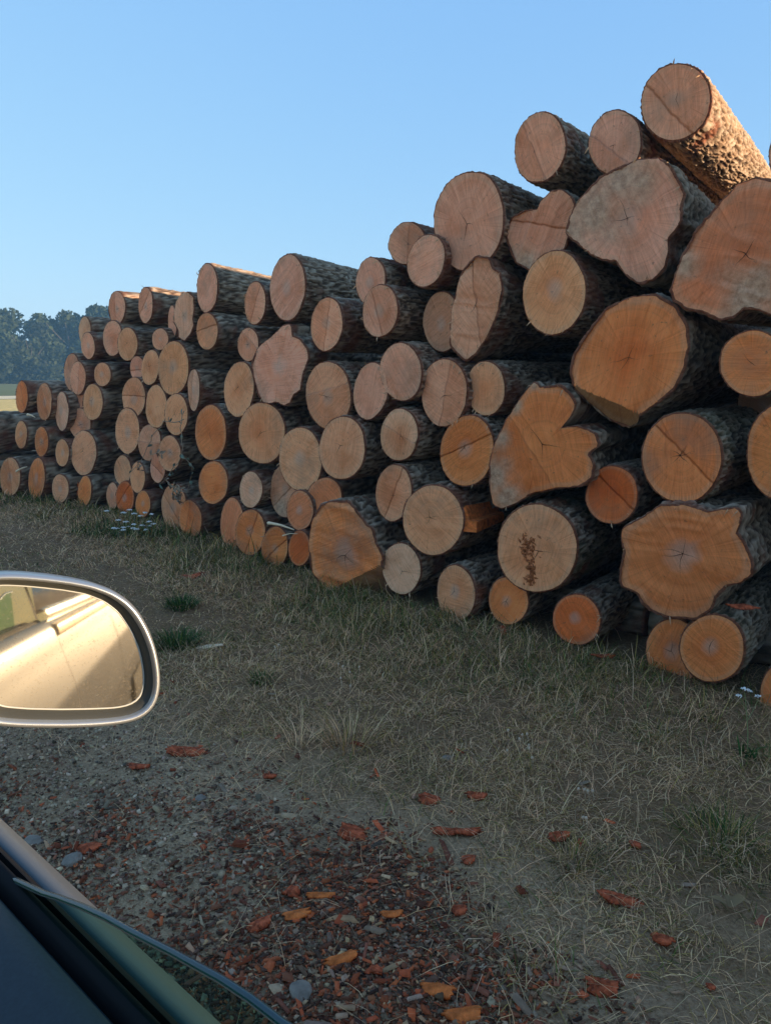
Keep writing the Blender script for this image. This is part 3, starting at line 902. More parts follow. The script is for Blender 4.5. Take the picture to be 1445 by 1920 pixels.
 dict(cx=1006, cy=1028, w=149, h=162, rot=-4, push=-.02, tint='L', cracks=3, green=.9, bark=1.2, label='large pale log with a crumbling rotten hole at its heart and mossy bark'),
 dict(cx=1080, cy=1162, w=87, h=95, rot=-8, push=.04, tint='R', cracks=0, label='bright red-orange log with a small grey heart, low down'),
 dict(cx=1285, cy=1050, poly=SQUARE, tint='O', push=-.06, cracks=5, rough=.008, pith=(-.05, .12), label='huge squarish orange butt log with ragged corners and a grey cracked heart'),
 dict(cx=1262, cy=1222, w=103, h=121, rot=-8, push=.09, tint='O', cracks=3, label='yellowish log overlapped by its twin under the squarish butt'),
 dict(cx=1334, cy=1216, w=118, h=125, rot=-12, push=-.02, tint='O', cracks=2, green=.4, bark=1.3, label='yellow-orange log in front of its twin, carrying a flake of red bark'),
 dict(cx=1470, cy=1302, w=92, h=122, rot=5, tint='O', push=.0, cracks=0, label='log at the picture edge next to the single white-flowered stem'),
]
log_roots = {}
for i, L_ in enumerate(LOGS):
    k = dict(L_)
    root, C, Rm, fr, dist = make_log(i, **k)
    log_roots[L_['label']] = (root, C, Rm, fr)
    print('LOG', i, L_['cx'], L_['cy'], 'r %.2f zmin %.2f d %.1f' % (Rm, C[2] - Rm, dist))


# ------------------------------------------------------------------ the pile goes on beyond the picture's edge
def copy_log(src, loc, roll, label, group):
    r = src.copy(); COL.objects.link(r)
    M = src.matrix_world.copy() if False else src.matrix_basis.copy()
    M = M @ Matrix.Rotation(roll, 4, 'Z')
    M.translation = Vector(loc)
    r.matrix_basis = M
    r['label'] = label
    r['group'] = group
    for ch in list(src.children):
        c = ch.copy(); COL.objects.link(c); c.parent = r
        c.color = ch.color
    return r
SRC = [log_roots[k] for k in log_roots if any(q in k for q in ('eight-rayed', 'rotten hole', 'orange stub on its side', 'stepped saw cut', 'grey star-cracked heart'))]
rr_ = random.Random(3)
for row in range(5):
    F_ = 0.12 if row < 3 else -0.15
    if row % 2:
        F_ -= 0.25
    while F_ > -13:
        src = SRC[rr_.randrange(len(SRC))]
        rad_ = src[2]
        T_ = 3.2 + rr_.uniform(-.05, .12) + 0.05 * row
        z_ = 0.26 + 0.47 * row + rr_.uniform(-.03, .03)
        if row == 4 and rr_.random() < (0.45 if F_ > -3.0 else 0.08):
            F_ -= 0.5; continue
        p = TD * T_ + FD * F_
        copy_log(src[0], (p[0], p[1], z_), rr_.uniform(-3.1, 3.1),
                 'log in the further stretch of the pile, past the last ones in view', 'logs of the pile beyond the picture edge')
        F_ -= rr_.uniform(.50, .58)

# logs laid lengthwise under the front of the pile to keep it off the ground
def bearer(f0, f1, rad0, off, label, seed):
    n, m = 40, int(abs(f1 - f0) / .035)
    th_ = np.linspace(0, 2 * math.pi, n, endpoint=False)
    sv_ = np.linspace(0, 1, m)
    THb, Sb = np.meshgrid(th_, sv_)
    Fb = f0 + (f1 - f0) * Sb
    Tb = np.interp(Fb, PLF, PLT) + off
    L_ = abs(f1 - f0)
    hn = noise(np.cos(THb) * rad0 / .02, np.sin(THb) * rad0 / .02, Sb * L_ / .07, seed=seed)
    rid = np.clip(1 - np.abs(hn) * 1.9, 0, 1)
    r_ = rad0 * (1 + .12 * noise(np.cos(THb), np.sin(THb), Sb * L_ / .5, seed=seed + 1)) + .010 * rid
    Pb = np.zeros((m, n, 3))
    for c_ in range(3):
        Pb[..., c_] = Tb * TD[c_] + Fb * FD[c_]
    Pb[..., 2] = rad0 * .9
    Pb += (r_ * np.cos(THb))[..., None] * TD + (r_ * np.sin(THb))[..., None] * np.array([0, 0, 1.0])
    V_ = Pb.reshape(-1, 3)
    c0 = Pb[0].mean(0); c1 = Pb[-1].mean(0)
    M_ = Matrix(((TD[0], 0, FD[0], c0[0]), (TD[1], 0, FD[1], c0[1]), (0, 1, 0, c0[2]), (0, 0, 0, 1)))
    Mi = np.array(M_.inverted())
    V_ = np.concatenate([V_, [c0], [c1]])
    V_ = V_ @ Mi[:3, :3].T + Mi[:3, 3]
    k = np.arange(n); k2 = (k + 1) % n
    q_ = np.concatenate([np.stack([j * n + k, j * n + k2, (j + 1) * n + k2, (j + 1) * n + k], -1) for j in range(m - 1)])
    t_ = np.concatenate([np.stack([k2, k, np.full(n, m * n)], -1), np.stack([(m - 1) * n + k, (m - 1) * n + k2, np.full(n, m * n + 1)], -1)])
    me = mesh_np('bearer_log', V_, [q_, t_], True)
    fattr(me, 'h', np.concatenate([rid.ravel() * .8, [.3, .3]]))
    o = link('bearer_log', me, M_BARK)
    o.matrix_basis = M_
    o.color = (1, 1, 1, .3)
    tag(o, label, 'log')
bearer(1.15, 2.95, .085, .50, 'dark log lying lengthwise in the shadow under the great orange butt and its neighbours', 3)
bearer(-1.4, 1.12, .10, .50, 'dark log lying lengthwise in the shadow under the twin yellow logs', 9)

# ------------------------------------------------------------------ scatter on the ground
def to_px(x, y, z):
    dx, dy, dz = x, y, z - CAM_H
    c, s_ = math.cos(PITCH), math.sin(PITCH)
    depth = dy * c - dz * s_
    up = dy * s_ + dz * c
    return 722.5 + FPX * dx / depth, 960 - FPX * up / depth, depth

def in_view(x, y, mx=520, my=330):
    px, py, d = to_px(x, y, np.zeros_like(x))
    return (d > 0.3) & (px > -mx) & (px < 1445 + mx) & (py < 1920 + my) & (py > 600)

def sample(n, t0, t1, f0, f1, dens):
    T = RNG.uniform(t0, t1, n); F = RNG.uniform(f0, f1, n)
    x = T * TD[0] + F * FD[0]; y = T * TD[1] + F * FD[1]
    k = in_view(x, y)
    T, F, x, y = T[k], F[k], x[k], y[k]
    k = RNG.random(len(T)) < dens(T, F, x, y)
    return T[k], F[k], x[k], y[k]

def blades(name, x, y, ln, wd, bend, col, mat, yaw=None, z0=None, rise=None):
    n = len(x)
    yaw = RNG.uniform(0, 2 * math.pi, n) if yaw is None else yaw
    rise = RNG.uniform(0.3, 1.4, n) if rise is None else rise       # starting angle above ground
    dx, dy = np.cos(yaw), np.sin(yaw)
    sx, sy = -dy, dx
    z = ground_h(x, y) - 0.003 if z0 is None else z0
    side = RNG.uniform(-.35, .35, n)
    P = []
    cx, cy, cz = x.copy(), y.copy(), z.copy()
    ang = rise.copy()
    yw = yaw.copy()
    seg = ln / 3
    pts = [(cx.copy(), cy.copy(), cz.copy())]
    for k in range(3):
        cx = cx + np.cos(ang) * np.cos(yw) * seg
        cy = cy + np.cos(ang) * np.sin(yw) * seg
        cz = cz + np.sin(ang) * seg
        pts.append((cx.copy(), cy.copy(), cz.copy()))
        ang = ang - bend
        yw = yw + side
    gz = ground_h(x, y)
    V = np.zeros((n, 7, 3))
    for k, wk in ((0, 1.0), (1, 0.85), (2, 0.55)):
        a, b, c = pts[k]
        c = np.maximum(c, gz + 0.002) if k else c
        V[:, 2 * k, 0] = a + sx * wd * wk / 2; V[:, 2 * k, 1] = b + sy * wd * wk / 2; V[:, 2 * k, 2] = c
        V[:, 2 * k + 1, 0] = a - sx * wd * wk / 2; V[:, 2 * k + 1, 1] = b - sy * wd * wk / 2; V[:, 2 * k + 1, 2] = c
    V[:, 6, 0], V[:, 6, 1], V[:, 6, 2] = pts[3][0], pts[3][1], np.maximum(pts[3][2], gz + 0.002)
    o = np.arange(n)[:, None] * 7
    q = np.concatenate([o + np.array([[0, 1, 3, 2]]), o + np.array([[2, 3, 5, 4]])])
    t = o + np.array([[4, 5, 6]])
    me = mesh_np(name, V.reshape(-1, 3), [q, t])
    cattr(me, 'col', np.repeat(col, 7, 0))
    return link(name, me, mat)

M_GRASS = attr_mat('grass_blades', rough=0.75, trans=0.25)
STRAW = np.array([0.95, 0.58, 0.30]); DRY = np.array([0.82, 0.47, 0.22]); OLIVE = np.array([0.50, 0.32, 0.085]); GREEN = np.array([0.13, 0.17, 0.032])
def pilegap(T, F):
    return np.interp(F, PLF, PLT) - T
def pick(kk, cols):
    c = cols[kk]
    return c * (RNG.uniform(0.2, 1.3, (len(kk), 1))) * RNG.uniform(0.93, 1.07, (len(kk), 3))

def turf(T, F, x, y):
    edge = 1.12 + 0.20 * np.clip(F, -1, 5) + 0.22 * noise(x * 1.4, y * 1.4, seed=21) + 0.14 * noise(x * 4, y * 4, seed=22)
    a = np.clip((T - edge) / 0.35, 0, 1)
    clump = np.clip(0.62 + 0.7 * noise(x * 5.0, y * 5.0, seed=23) + 0.35 * noise(x * 13, y * 13, seed=24), 0.10, 1)
    bare = 1 - 0.72 * np.clip((F - 2.6) / 1.2, 0, 1) * np.clip((np.interp(F, PLF, PLT) - T - 0.55) / 0.35, 0, 1) * np.clip(0.75 + noise(x * 1.1, y * 1.1, seed=28), 0, 1)
    return a * clump * bare
T, F, x, y = sample(760000, 0.9, 4.6, -1.2, 8.5, lambda T, F, x, y: turf(T, F, x, y) * np.clip(1.35 - np.hypot(x, y) / 9, .25, 1))
gap = pilegap(T, F)
keep = gap > -0.10
T, F, x, y, gap = T[keep], F[keep], x[keep], y[keep], gap[keep]
lush_shade = np.clip(1 - gap / 0.8, 0, 1) * 0.8 + 0.6 * np.clip(noise(x * 2.2, y * 2.2, seed=31) - .1, 0, 1)  # greener growth by the pile; its dark green also paints the under-pile shade
u = RNG.random(len(x))
kind = np.where(u < 0.03 + 0.50 * lush_shade, 3, np.where(u < 0.25 + 0.5 * lush_shade, 2, np.where(u < 0.72, 1, 0)))
far = np.clip(np.hypot(x, y) / 3.0, 0.8, 2.6)
ln = RNG.gamma(2.6, 0.020, len(x)).clip(0.012, 0.16) * np.where((F > 3) & (gap > .6), .6, 1.0) * (0.8 + 0.8 * lush_shade)
wd = RNG.uniform(0.0018, 0.0036, len(x)) * far
print('BLADES', len(x))
o = blades('grass', x, y, ln, wd, RNG.uniform(0.1, 0.9, len(x)), pick(kind, np.array([STRAW, DRY, OLIVE, GREEN])), M_GRASS,
           rise=RNG.uniform(0.15, 1.25, len(x)) * (0.75 + 0.4 * lush_shade))
o['kind'] = 'stuff'; o['label'] = 'short half-dry matted grass between the track and the logs'

# long bleached straws lying criss-cross over the turf and thinly over the mulch
T, F, x, y = sample(46000, 0.75, 4.0, -0.6, 8, lambda T, F, x, y: 0.05 + 0.95 * np.clip((T - 1.1) / 0.5, 0, 1) * np.clip(0.5 + noise(x * 2.3, y * 2.3, seed=41), 0, 1))
o = blades('dry_straw', x, y, RNG.uniform(0.06, 0.19, len(x)), RNG.uniform(0.0010, 0.0020, len(x)) * np.clip(np.hypot(x, y) / 3, .8, 2),
           RNG.uniform(0.15, 0.5, len(x)), pick(RNG.integers(0, 2, len(x)), np.array([STRAW * 1.15, DRY * 1.3])), M_GRASS, rise=RNG.uniform(0.15, 0.75, len(x)))
o['kind'] = 'stuff'; o['label'] = 'bleached straw stalks lying criss-cross on the turf'

def flakes(name, x, y, size, asp, th, col, mat, lift=0.0):
    n = len(x)
    yaw = RNG.uniform(0, 2 * math.pi, n)
    a = np.stack([np.cos(yaw), np.sin(yaw), RNG.uniform(-.35, .35, n)], -1)
    b = np.stack([-np.sin(yaw), np.cos(yaw), RNG.uniform(-.35, .35, n)], -1)
    z = ground_h(x, y) + RNG.uniform(0.0, 0.007, n) + lift
    C = np.stack([x, y, z], -1)
    V = np.zeros((n, 8, 3))
    base = np.array([[-1, -1], [1, -1], [1, 1], [-1, 1]])
    jit = 1 + RNG.uniform(-.45, .3, (n, 4, 2))
    for k in range(4):
        off = a * (base[k, 0] * jit[:, k, 0] * size * asp / 2)[:, None] + b * (base[k, 1] * jit[:, k, 1] * size / asp / 2)[:, None]
        V[:, k] = C + off
        V[:, k + 4] = C + off * 0.86 + np.array([0, 0, 1]) * (size * th * RNG.uniform(.7, 1.3, n))[:, None]
    o = np.arange(n)[:, None] * 8
    q = np.concatenate([o + np.array([[4, 5, 6, 7]])] + [o + np.array([[k, (k + 1) % 4, (k + 1) % 4 + 4, k + 4]]) for k in range(4)])
    me = mesh_np(name, V.reshape(-1, 3), q)
    cattr(me, 'col', np.repeat(col, 8, 0))
    ob = link(name, me, mat)
    ob['kind'] = 'stuff'
    return ob
M_CHIP = attr_mat('bark_chips', rough=0.9, noise_amt=0.3)
def mulch_d(T, F, x, y):
    a = np.clip((1.55 + 0.1 * np.clip(F, -1, 3) + 0.35 * noise(x * 1.7, y * 1.7, seed=51) + 0.2 * noise(x * 6, y * 6, seed=54) - T) / 0.75, 0, 1)
    b = np.clip(0.50 + 0.8 * noise(x * 1.5 + 7, y * 1.5, seed=52) + 0.5 * noise(x * 5, y * 5, seed=53), 0.05, 1)
    c = np.clip(1.0 - (F - 1.3) / 1.0, 0.16, 1)
    return a * b * c
T, F, x, y = sample(420000, 0.4, 2.3, -0.7, 4.5, mulch_d)
cc = np.array([[0.44, 0.095, 0.03], [0.27, 0.085, 0.036], [0.17, 0.08, 0.045], [0.52, 0.27, 0.13], [0.36, 0.21, 0.12]])
kk = RNG.choice(5, len(x), p=[.20, .32, .22, .11, .15])
print('CHIPS', len(x))
o = flakes('bark_mulch', x, y, RNG.gamma(2.6, 0.0019, len(x)) + 0.0022, RNG.uniform(1.0, 2.1, len(x)), 0.20, pick(kk, cc), M_CHIP)
o['label'] = 'reddish brown mulch of crushed bark on the track'
T, F, x, y = sample(4200, 0.5, 2.3, -0.7, 4.0, lambda T, F, x, y: np.clip(mulch_d(T, F, x, y), 0.05, 1))
kk = RNG.choice(4, len(x), p=[.34, .30, .16, .20])
o = flakes('bark_crumbs', x, y, RNG.gamma(4, 0.0032, len(x)) + 0.006, RNG.uniform(1.1, 2.4, len(x)), 0.16, pick(kk, np.array([[0.50, 0.095, 0.030], [0.28, 0.085, 0.04], [0.50, 0.26, 0.13], [0.36, 0.22, 0.13]])), M_CHIP, lift=0.003)
o['label'] = 'larger crumbs of red and grey bark strewn over the mulch'

T, F, x, y = sample(190000, 0.4, 3.2, -0.7, 7.5, lambda T, F, x, y: (1 - 0.8 * np.clip(mulch_d(T, F, x, y) * 1.5, 0, 1)) * np.clip((1.35 + np.clip(F, 0, 5) * 0.22 - T) / 0.4, 0, 1) * np.clip(0.5 + 0.8 * noise(x * 2, y * 2, seed=61), 0.1, 1))
kk = RNG.choice(3, len(x), p=[.5, .3, .2])
o = flakes('gravel', x, y, RNG.gamma(2.0, 0.0018, len(x)) + 0.0022, RNG.uniform(0.9, 1.3, len(x)), 0.55, pick(kk, np.array([[0.46, 0.29, 0.165], [0.32, 0.18, 0.10], [0.62, 0.41, 0.25]])), M_CHIP, lift=-0.003)
o['label'] = 'fine grey gravel pressed into the track'

# ------------------------------------------------------------------ single things on the ground
def gpoint(px, py, z=0.0):
    d = ray(px, py)
    t = (z - CAM_H) / d[2]
    p = CP + d * t
    return float(p[0]), float(p[1]), float(np.linalg.norm(d * t)) 

def tagstuff(o, label, cat, group=None):
    return tag(o, label, cat, group)

def bark_piece(px, py, wpx, hpx, yaw, label, mat=None, seed=0, z=None, name='bark_piece', pos=None, curl=.5, spiky=.35):
    rs = np.random.default_rng(500 + seed)
    K = 5
    if pos is None:
        x, y, dist = gpoint(px, py)
        z = float(ground_h(np.array([x]), np.array([y]))[0]) + 0.012 if z is None else z
    else:
        x, y, z = pos; dist = math.sqrt(x * x + y * y + (z - CAM_H) ** 2)
    wl = wpx / FPX * dist
    hl = hpx / FPX * dist * 1.9       # foreshortened
    hl = hpx / FPX * dist * 1.45
    n = 40
    th = np.linspace(0, 2 * math.pi, n, endpoint=False)
    ct, st_ = np.cos(th), np.sin(th)
    sq = (np.abs(ct) ** 3 + np.abs(st_) ** 3) ** (-1 / 3)
    # snapped across the grain at the two ends, fairly straight along the sides
    rad = 1 + 0.13 * noise(ct * 1.5, st_ * 1.5, seed=seed) + 0.30 * np.abs(ct) ** 2 * noise(ct * 3, st_ * 11, seed=seed + 1) * (spiky / .35) + 0.05 * noise(ct * 9, st_ * 9, seed=seed + 2)
    X = ct * rad * sq * wl / 2; Y = st_ * rad * sq * hl / 2
    vs, K = [], 4
    for side in (0, 1):
        for j in range(1, K + 1):
            q = j / K
            xx, yy = X * q, Y * q
            zz = -curl * 1.6 * (yy ** 2) / max(hl, .02) + 0.05 * wl * noise(xx / wl * 2.5, yy / hl * 2, seed=seed + 4) + (0.003 + 0.05 * hl if side == 0 else 0)
            zz = zz + 0.09 * hl * noise(yy / hl * 8, xx / wl * 1.4, seed=seed + 6) * (side == 0)
            vs.append(np.stack([xx, yy, zz], -1))
    c0 = np.array([[0, 0, 0.003 + 0.05 * hl]]); c1 = np.array([[0, 0, 0.0]])
    V = np.concatenate(vs + [c0, c1])
    k = np.arange(n); k2 = (k + 1) % n
    q = [np.stack([j * n + k, (j + 1) * n + k, (j + 1) * n + k2, j * n + k2], -1) for j in range(K - 1)]
    q += [np.stack([(K + j) * n + k2, (K + j + 1) * n + k2, (K + j + 1) * n + k, (K + j) * n + k], -1) for j in range(K - 1)]
    q.append(np.stack([(K - 1) * n + k, (2 * K - 1) * n + k, (2 * K - 1) * n + k2, (K - 1) * n + k2], -1))
    t = np.concatenate([np.stack([np.full(n, 2 * K * n), k, k2], -1), np.stack([np.full(n, 2 * K * n + 1), K * n + k2, K * n + k], -1)])
    me = mesh_np(name, V, [np.concatenate(q), t])
    o = link(name, me, mat or M_RED)
    o.location = (x, y, z)
    o.rotation_euler = (rs.uniform(-.2, .2), rs.uniform(-.2, .2), R_(yaw))
    tag(o, label, 'wood chip' if name == 'wood_chip' else 'bark piece')
    return o
BP = [
 (660, 1568, 54, 32, -15, 'large squarish piece of red bark lying alone at the edge of the mulch', 0),
 (602, 1680, 52, 11, 5, 'straight bright orange splinter lying flat on the mulch', 1),
 (546, 1672, 24, 26, 60, 'orange-red flake standing on edge next to the straight splinter', 0),
 (556, 1712, 50, 18, 10, 'spiky orange bark flake just below the one standing on edge', 1),
 (487, 1728, 46, 24, 20, 'crumbled orange-red bark flake, farthest into the mulch toward the car window', 0),
 (805, 1508, 40, 22, -25, 'red bark flake lying in the turf, inner one of a pair side by side', 0),
 (892, 1504, 42, 18, -15, 'red bark flake lying in the turf, outer one of a pair side by side', 0),
 (855, 1568, 92, 22, -4, 'long torn strip of orange-red bark where straw meets mulch', 0),
 (878, 1618, 26, 15, 0, 'small red bark chip below the long torn strip', 0),
 (1163, 1697, 74, 26, -12, 'big red ridged bark slab lying alone in the dry grass', 0),
 (1240, 1778, 38, 18, -30, 'slim red bark chip beyond the big ridged slab, near the mulch', 0),
 (1130, 1864, 56, 30, -10, 'broad red and orange bark flake near the bottom edge, in the grass', 0),
 (1188, 1602, 18, 16, 0, 'small red bark chip in the turf above the big ridged slab', 0),
 (1046, 1584, 42, 18, 8, 'brownish red bark curl in the turf with straw around it', 0),
 (350, 1414, 72, 22, 5, 'heap-like flat flake of faded red bark on bare soil by the mirror', 0),
 (357, 1082, 72, 16, -20, 'thin curved strip of reddish bark on the far grass', 0),
 (262, 1441, 40, 18, 0, 'faded red bark flake on bare soil below the mirror', 0),
 (170, 1592, 40, 18, 10, 'orange-brown bark flake next to the round grey stone', 0),
 (735, 1714, 44, 14, 18, 'brown curved bark chip in the middle of the mulch', 1),
 (822, 1856, 60, 24, -22, 'bright orange bark splinter close to the bottom edge of the mulch', 1),
 (868, 1900, 66, 26, 5, 'orange bark flake cut by the bottom edge of the picture', 1),
 (860, 1704, 26, 18, 0, 'deep red bark chip on the mulch edge beside grey bark crumbs', 0),
 (1330, 1866, 14, 12, 0, 'tiny bright red chip alone in the dry grass near the bottom corner', 0),
 (700, 1820, 22, 24, 70, 'upright reddish chip in the lower mulch', 0),
 (505, 1465, 26, 14, 0, 'small red chip on the grey soil beyond the mulch', 0),
 (640, 1795, 60, 16, 12, 'flat tan-orange bark strip in the lower mulch', 1),
]
for q, (a, b_, c_, d_, e_, lab, mt) in enumerate(BP):
    bark_piece(a, b_, c_ * .85, d_ * .85, e_, lab, M_ORANGE if mt else M_RED, q)
bark_piece(392, 1214, 46, 13, 5, 'pale fresh wood chip lying on the turf beyond the mirror', M_PALE, 40, name='wood_chip', curl=.1, spiky=.2)

M_STONE = simple_mat('grey_fieldstone', (0.24, 0.18, 0.13), 0.85, noise_amt=0.35, noise_scale=25, bump=0.5)
def stone(px, py, wpx, hpx, label, seed):
    x, y, dist = gpoint(px, py)
    import bmesh
    bm = bmesh.new()
    bmesh.ops.create_icosphere(bm, subdivisions=3, radius=1)
    a = wpx / FPX * dist / 2; c = a * 0.45
    for v in bm.verts:
        f = 1 + 0.22 * float(noise(np.array(v.co.x * 1.6), np.array(v.co.y * 1.6), np.array(v.co.z * 1.6), seed=seed))
        v.co = Vector((v.co.x * a * f, v.co.y * a * f * .85, v.co.z * c * f))
    me = bpy.data.meshes.new('stone'); bm.to_mesh(me); bm.free()
    o = link('stone', me, M_STONE)
    o.location = (x, y, float(ground_h(np.array([x]), np.array([y]))[0]) + c * .25)
    o.rotation_euler = (0, 0, seed)
    tag(o, label, 'stone')
stone(135, 1611, 36, 24, 'round grey stone on the track by the car window', 1)
stone(564, 1850, 44, 50, 'blue-grey flat stone low in the mulch near the window glass', 2)
stone(62, 1578, 32, 18, 'small grey stone half sunk in soil just outside the car sill', 3)
stone(375, 1498, 22, 12, 'little dark pebble on the bare grey soil', 4)
stone(838, 1430, 20, 12, 'small pale stone in the turf edge', 5)

# grass tufts
def tuft(px, py, rad, n, hgt, label, cols, seed):
    x0, y0, dist = gpoint(px, py)
    rs = np.random.default_rng(seed)
    r = rad * np.sqrt(rs.random(n)); a = rs.uniform(0, 6.283, n)
    x = x0 + r * np.cos(a); y = y0 + r * np.sin(a)
    o = blades('grass_tuft', x - x0, y - y0, rs.uniform(.5, 1.2, n) * hgt, rs.uniform(.0022, .004, n) * np.clip(dist / 3, .7, 1.8), rs.uniform(.1, .5, n),
               pick(rs.integers(0, len(cols), n), np.array(cols)), M_GRASS, yaw=a + rs.uniform(-.6, .6, n),
               z0=np.zeros(n), rise=np.clip(1.5 - r / rad * 0.7 + rs.uniform(-.2, .2, n), .4, 1.6))
    o.location = (x0, y0, float(ground_h(np.array([x0]), np.array([y0]))[0]) - 0.004)
    tag(o, label, 'grass')
BRG = [0.075, 0.15, 0.03]; BRG2 = [0.05, 0.11, 0.02]
tuft(340, 1138, 0.08, 260, .085, 'bright green grass tuft, the farther of two near the mirror', [BRG, BRG2, GREEN], 1)
tuft(333, 1208, 0.10, 360, .10, 'bright green grass tuft closest to the mirror rim', [BRG, BRG2, GREEN], 2)
tuft(1345, 1590, 0.10, 260, .11, 'dark green grass tuft in the dry turf near the picture edge', [BRG2, GREEN, OLIVE], 3)
tuft(490, 1285, 0.05, 110, .06, 'small dark green tuft in the middle of the dry turf', [GREEN, BRG2], 4)
tuft(650, 1405, 0.07, 120, .17, 'tall straw-coloured tuft with long upright stalks', [STRAW, DRY, OLIVE], 5)
tuft(560, 1405, 0.03, 16, .19, 'few tall pale stalks rising from the turf', [STRAW * 1.2, STRAW], 6)
tuft(1075, 1625, 0.05, 110, .08, 'yellow-green tuft in the middle of the near turf', [OLIVE, DRY, BRG2], 7)

def tube(name, pts, r0, r1, mat, parent=None, k=5):
    pts = [Vector(p) for p in pts]
    V, F_ = [], []
    for i_, p in enumerate(pts):
        t = (pts[min(i_ + 1, len(pts) - 1)] - pts[max(i_ - 1, 0)]).normalized()
        u_ = t.cross(Vector((0.3, 0.2, 1))).normalized(); v_ = t.cross(u_)
        r = r0 + (r1 - r0) * i_ / (len(pts) - 1)
        for j in range(k):
            a = 2 * math.pi * j / k
            V.append(p + u_ * math.cos(a) * r + v_ * math.sin(a) * r)
    for i_ in range(len(pts) - 1):
        for j in range(k):
            F_.append((i_ * k + j, i_ * k + (j + 1) % k, (i_ + 1) * k + (j + 1) % k, (i_ + 1) * k + j))
    me = mesh_np(name, np.array([tuple(v) for v in V]), np.array(F_), True)
    return link(name, me, mat, parent)

M_STEM = simple_mat('green_stem', (0.26, 0.27, 0.10), 0.8)
M_WHITE = simple_mat('white_petals', (0.92, 0.84, 0.74), 0.8)
M_DEAD = simple_mat('dry_plant', (0.34, 0.22, 0.13), 0.9, noise_amt=.3)
M_SEED = simple_mat('dry_clover_head', (0.62, 0.43, 0.28), 0.9, noise_amt=.3, noise_scale=200)
def umbel(parent, p, r, rs, name='flower_head'):
    V, F_ = [], []
    for q in range(26):
        a = rs.uniform(0, 6.28); d = r * math.sqrt(rs.random())
        c = Vector((p[0] + math.cos(a) * d, p[1] + math.sin(a) * d, p[2] + 0.003 - d * d / r * 0.25 + rs.uniform(-.0015, .0015)))
        s_ = r * 0.26
        b0 = len(V)
        V += [c + Vector((s_, 0, 0)), c + Vector((0, s_, 0)), c + Vector((-s_, 0, 0)), c + Vector((0, -s_, 0)), c + Vector((0, 0, s_ * .7)), c - Vector((0, 0, s_ * .7))]
        for j in range(4):
            F_ += [(b0 + j, b0 + (j + 1) % 4, b0 + 4), (b0 + (j + 1) % 4, b0 + j, b0 + 5)]
    return link(name, mesh_np(name, np.array([tuple(v) for v in V]), np.array(F_)), M_WHITE, parent)

def flower_clump():
    rs = np.random.default_rng(77)
    x0, y0, dist = gpoint(252, 1003)
    root = empty('yarrow_clump', (x0, y0, 0))
    tag(root, 'clump of small white flat-topped flowers in green grass before the far logs', 'flowers')
    heads = [(243, 956), (252, 963), (264, 967), (271, 961), (284, 964), (236, 978), (251, 983), (267, 985), (280, 978), (288, 982), (214, 990), (231, 989), (250, 992), (266, 988), (215, 1001), (232, 1006), (242, 1006), (281, 1004), (222, 975), (274, 1012), (258, 1019), (222, 1022), (232, 961), (200, 958)]
    right = Vector((1, 0, 0))
    for hx, hy in heads:
        yo = rs.uniform(-.15, .12)
        Y_ = y0 + yo
        d = ray(hx, hy); t = Y_ / d[1]
        P = CP + d * t
        h = max(float(P[2]), 0.06)
        p = Vector((P[0] - x0, P[1] - y0, h))
        base = Vector((p.x * 0.8 + rs.uniform(-.02, .02), p.y + rs.uniform(-.03, .03), 0))
        mid = (base + p) / 2 + Vector((rs.uniform(-.02, .02), 0, 0.01))
        st = tube('stem', [base, mid, p], .0028, .0018, M_STEM, root, 4)
        umbel(st, p, .021, rs)
    n = 420
    a = rs.uniform(0, 6.28, n); r = .33 * np.sqrt(rs.random(n))
    o = blades('leaves', r * np.cos(a) * 1.3 - .12, r * np.sin(a) * .8 + .05, rs.uniform(.06, .17, n), rs.uniform(.004, .007, n), rs.uniform(.1, .5, n),
               pick(rs.integers(0, 2, n), np.array([BRG2, GREEN])), M_GRASS, z0=np.zeros(n), rise=rs.uniform(.7, 1.5, n))
    o.parent = root; o['kind'] = 'stuff'
flower_clump()

def single_flower():
    rs = np.random.default_rng(5)
    x0, y0, dist = gpoint(1400, 1425)
    root = empty('yarrow_plant', (x0, y0, 0))
    tag(root, 'single branching stem with four white flower heads against the dark log bottoms', 'flowers')
    def at(px, py):
        d = ray(px, py); t = y0 / d[1]; P = CP + d * t
        return Vector((P[0] - x0, 0, P[2]))
    st = tube('stem', [at(1400, 1425), at(1401, 1375), at(1399, 1342), at(1397, 1318), at(1395, 1298)], .0022, .0012, M_STEM, root)
    tube('branch', [at(1401, 1350), at(1412, 1330), at(1421, 1310)], .0013, .001, M_STEM, st)
    tube('branch', [at(1399, 1335), at(1392, 1320), at(1386, 1308)], .0013, .001, M_STEM, st)
    for hx, hy, r in ((1396, 1292, .0125), (1421, 1306, .011), (1385, 1305, .011), (1405, 1297, .009)):
        umbel(root, at(hx, hy), r, rs)
    n = 16
    o = blades('leaves', rs.uniform(-.02, .02, n), rs.uniform(-.02, .02, n), rs.uniform(.05, .11, n), rs.uniform(.006, .010, n), rs.uniform(.2, .5, n),
               pick(np.zeros(n, int), np.array([BRG2])), M_GRASS, z0=rs.uniform(0, .03, n), rise=rs.uniform(.6, 1.3, n))
    o.parent = root; o['kind'] = 'stuff'
single_flower()

